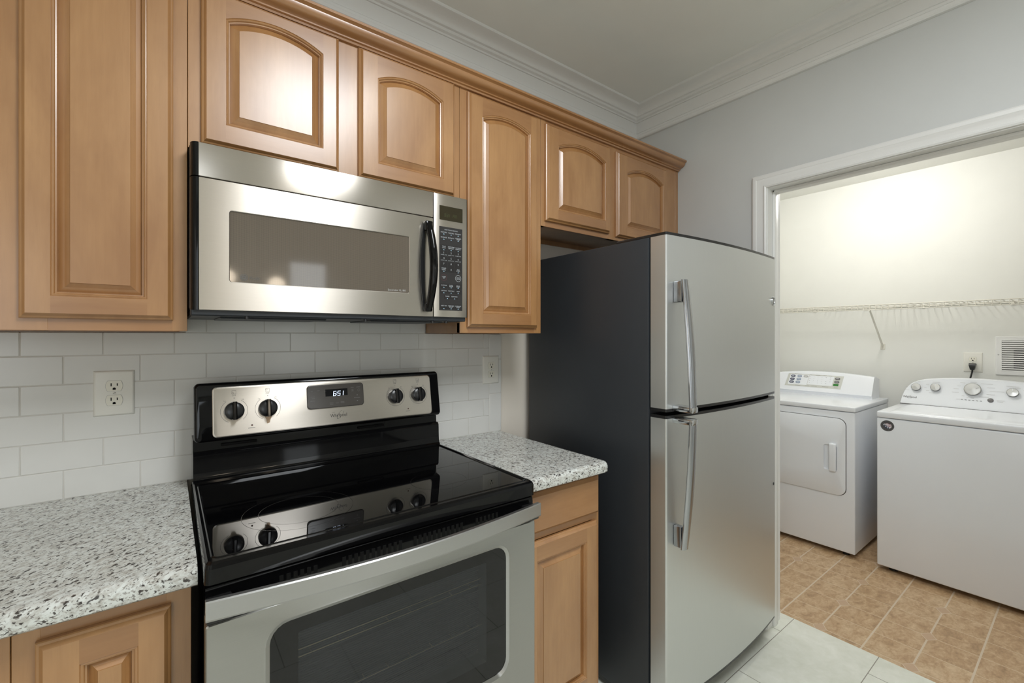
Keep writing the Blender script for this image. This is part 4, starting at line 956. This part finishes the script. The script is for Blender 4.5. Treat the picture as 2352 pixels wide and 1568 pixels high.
# round sticker: dark ring, striped flag and stars
b = B(); bo = Vector((WX - 0.0006, -0.9145, 0.831)); b.disc(bo, FY, ZU, 0.0305, 0.0305, 0, 40)
b.face([bo + FY * a + Vector(ZU) * c_ + Vector((-0.0003, 0, 0)) for a, c_ in ((-0.019, 0.008), (0.0, 0.015), (0.019, 0.008), (0.019, -0.008), (0.006, -0.017), (-0.006, -0.012))], 1)
for k, (z, a0, a1) in enumerate(((0.0095, -0.010, 0.014), (0.003, -0.006, 0.019), (-0.0045, 0.004, 0.019))):
    b.face([bo + FY * a + Vector(ZU) * c_ + Vector((-0.0006, 0, 0)) for a, c_ in ((a0, z - 0.0018), ((a0 + a1) / 2, z + 0.0002), (a1, z - 0.0015), (a1, z + 0.0015), ((a0 + a1) / 2, z + 0.0032), (a0, z + 0.0012))], 2)
b.face([bo + FY * a + Vector(ZU) * c_ + Vector((-0.0007, 0, 0)) for a, c_ in ((-0.019, 0.008), (-0.013, 0.009), (0.010, -0.012), (0.005, -0.017), (-0.009, -0.013))], 3)
for a, c_ in ((-0.0145, 0.0045), (-0.0065, -0.003), (0.001, -0.011)): b.disc(bo + FY * a + Vector(ZU) * c_ + Vector((-0.0009, 0, 0)), FY, ZU, 0.0032, 0.0030, 1, 5)
for k in range(22):
    a = R(20 + k * 320 / 22); b.quad(bo + (FY * math.cos(a) + Vector(ZU) * math.sin(a)) * 0.0262 + Vector((-0.0004, 0, 0)), FY * -math.sin(a) + Vector(ZU) * math.cos(a), FY * math.cos(a) + Vector(ZU) * math.sin(a), 0.0028, 0.004, 4)
b.build('round_sticker', ['badge', 'whitep', 'red', 'navy', 'greyb'], ws, recalc=False)

# plug and cord
b = B(); pc = Vector((XL - 0.0075, -1.1625, 1.1555))
def ps(w, h, d0, d1, z): return [(XL - 0.0075 - d1, -1.1625 + w, z), (XL - 0.0075 - d1, -1.1625 - w, z), (XL - 0.0075 - d0, -1.1625 - w, z), (XL - 0.0075 - d0, -1.1625 + w, z)]
b.loft([ps(0.0155, 0, 0.001, 0.016, 1.168), ps(0.0165, 0, 0.001, 0.022, 1.164), ps(0.0155, 0, 0.001, 0.026, 1.156), ps(0.0105, 0, 0.003, 0.026, 1.134), ps(0.0085, 0, 0.006, 0.024, 1.128)], True, True)
pg = thing('power_cord', 'black plug and cord hanging from the laundry wall outlet behind the washer', 'power cord', (XL - 0.03, -1.1625, 1.15))
b.build('plug', 'blackp', pg, ang=30)
b = B(); b.tube([(XL - 0.023, -1.1625, 1.130), (XL - 0.025, -1.1615, 1.115), (XL - 0.028, -1.158, 1.095), (XL - 0.03, -1.153, 1.07), (XL - 0.03, -1.148, 1.03), (XL - 0.03, -1.145, 0.95), (XL - 0.03, -1.145, 0.8), (XL - 0.03, -1.15, 0.3)], 0.0042, 8); b.build('cord', 'blackp', pg)

# wall grille
vg = thing('wall_vent', 'white louvered air vent on the laundry wall, cut off by the right picture edge', 'vent', (XL, -1.43, 1.22))
VY1, VY0, VZ0, VZ1 = -1.259, -1.62, 1.101, 1.3395
b = B(); f = lambda i, d: [(XL - d, p[0], p[1]) for p in ((VY1 - i, VZ0 + i), (VY1 - i, VZ1 - i), (VY0 + i, VZ1 - i), (VY0 + i, VZ0 + i))]
b.loft([f(0, 0), f(0.0015, 0.005), f(0.005, 0.008), f(0.026, 0.008), f(0.027, 0.003)]); b.build('frame', 'trim', vg, ang=30)
b = B(); b.face([(XL - 0.001, -1.285, 1.127), (XL - 0.001, -1.285, 1.313), (XL - 0.001, -1.595, 1.313), (XL - 0.001, -1.595, 1.127)]); b.build('backing', 'ventgrey', vg, recalc=False)
b = B(); b.face([(XL - 0.0014, -1.333, 1.145), (XL - 0.0014, -1.333, 1.262), (XL - 0.0014, -1.55, 1.262), (XL - 0.0014, -1.55, 1.145)]); b.build('duct_opening', 'dark', vg, recalc=False)
b = B()
for k in range(15):
    z = 1.1305 + k * 0.0127; b.prism([(XL - 0.009, z - 0.0032), (XL - 0.0078, z - 0.0042), (XL - 0.002, z + 0.0018), (XL - 0.0034, z + 0.0032)], lambda p, t: (p[0], t, p[1]), -1.284, -1.596)
b.build('louvers', 'trim', vg)
b = B(); b.lathe([(0.004, 0.008), (0.004, 0.009), (0.002, 0.0096)], (XL, -1.272, 1.226), (-1, 0, 0), 12); b.build('screw', 'satin', vg)

# wire shelf
sh = thing('wire_shelf', 'white ventilated wire shelf running along the laundry wall above the machines', 'shelf', (3.9, -0.9, 1.53))
SZ, SX, SYA, SYB = 1.5445, 3.762, 0.018, -2.0
b = B()
for x, z in ((SX, SZ), (SX, SZ - 0.031), (3.90, SZ - 0.006), (XL - 0.006, SZ - 0.006)): b.tube([(x, SYA, z), (x, SYB, z)], 0.0030, 8)
b.build('long_rods', 'rod', sh)
b = B(); k = 0
y = SYA - 0.006
while y > SYB:
    b.tube([(XL - 0.004, y, SZ), (SX + 0.003, y, SZ), (SX - 0.001, y, SZ - 0.002), (SX - 0.002, y, SZ - 0.032)], 0.0019, 6); y -= 0.033
b.build('deck_wires', 'rod', sh)
b = B(); b.prism([(SX + 0.002, SZ - 0.030), (SX + 0.006, SZ - 0.040), (XL - 0.004, 1.262), (XL - 0.004, 1.276)], lambda p, t: (p[0], t, p[1]), -0.7105, -0.7195)
b.box(XL - 0.004, XL, -0.728, -0.702, 1.243, 1.283, 0.0015, 1); b.box(SX - 0.003, SX + 0.008, -0.719, -0.711, SZ - 0.040, SZ + 0.002, 0.002, 1)
b.lathe([(0.003, 0.004), (0.002, 0.006)], (XL, -0.715, 1.256), (-1, 0, 0), 10); b.build('support_brace', 'rod', sh)
for y in (-0.30, -0.62, -0.93, -1.33):
    b = B(); b.box(XL - 0.012, XL, y - 0.008, y + 0.008, SZ - 0.016, SZ + 0.004, 0.003); b.build('wall_clip', 'rod', sh)
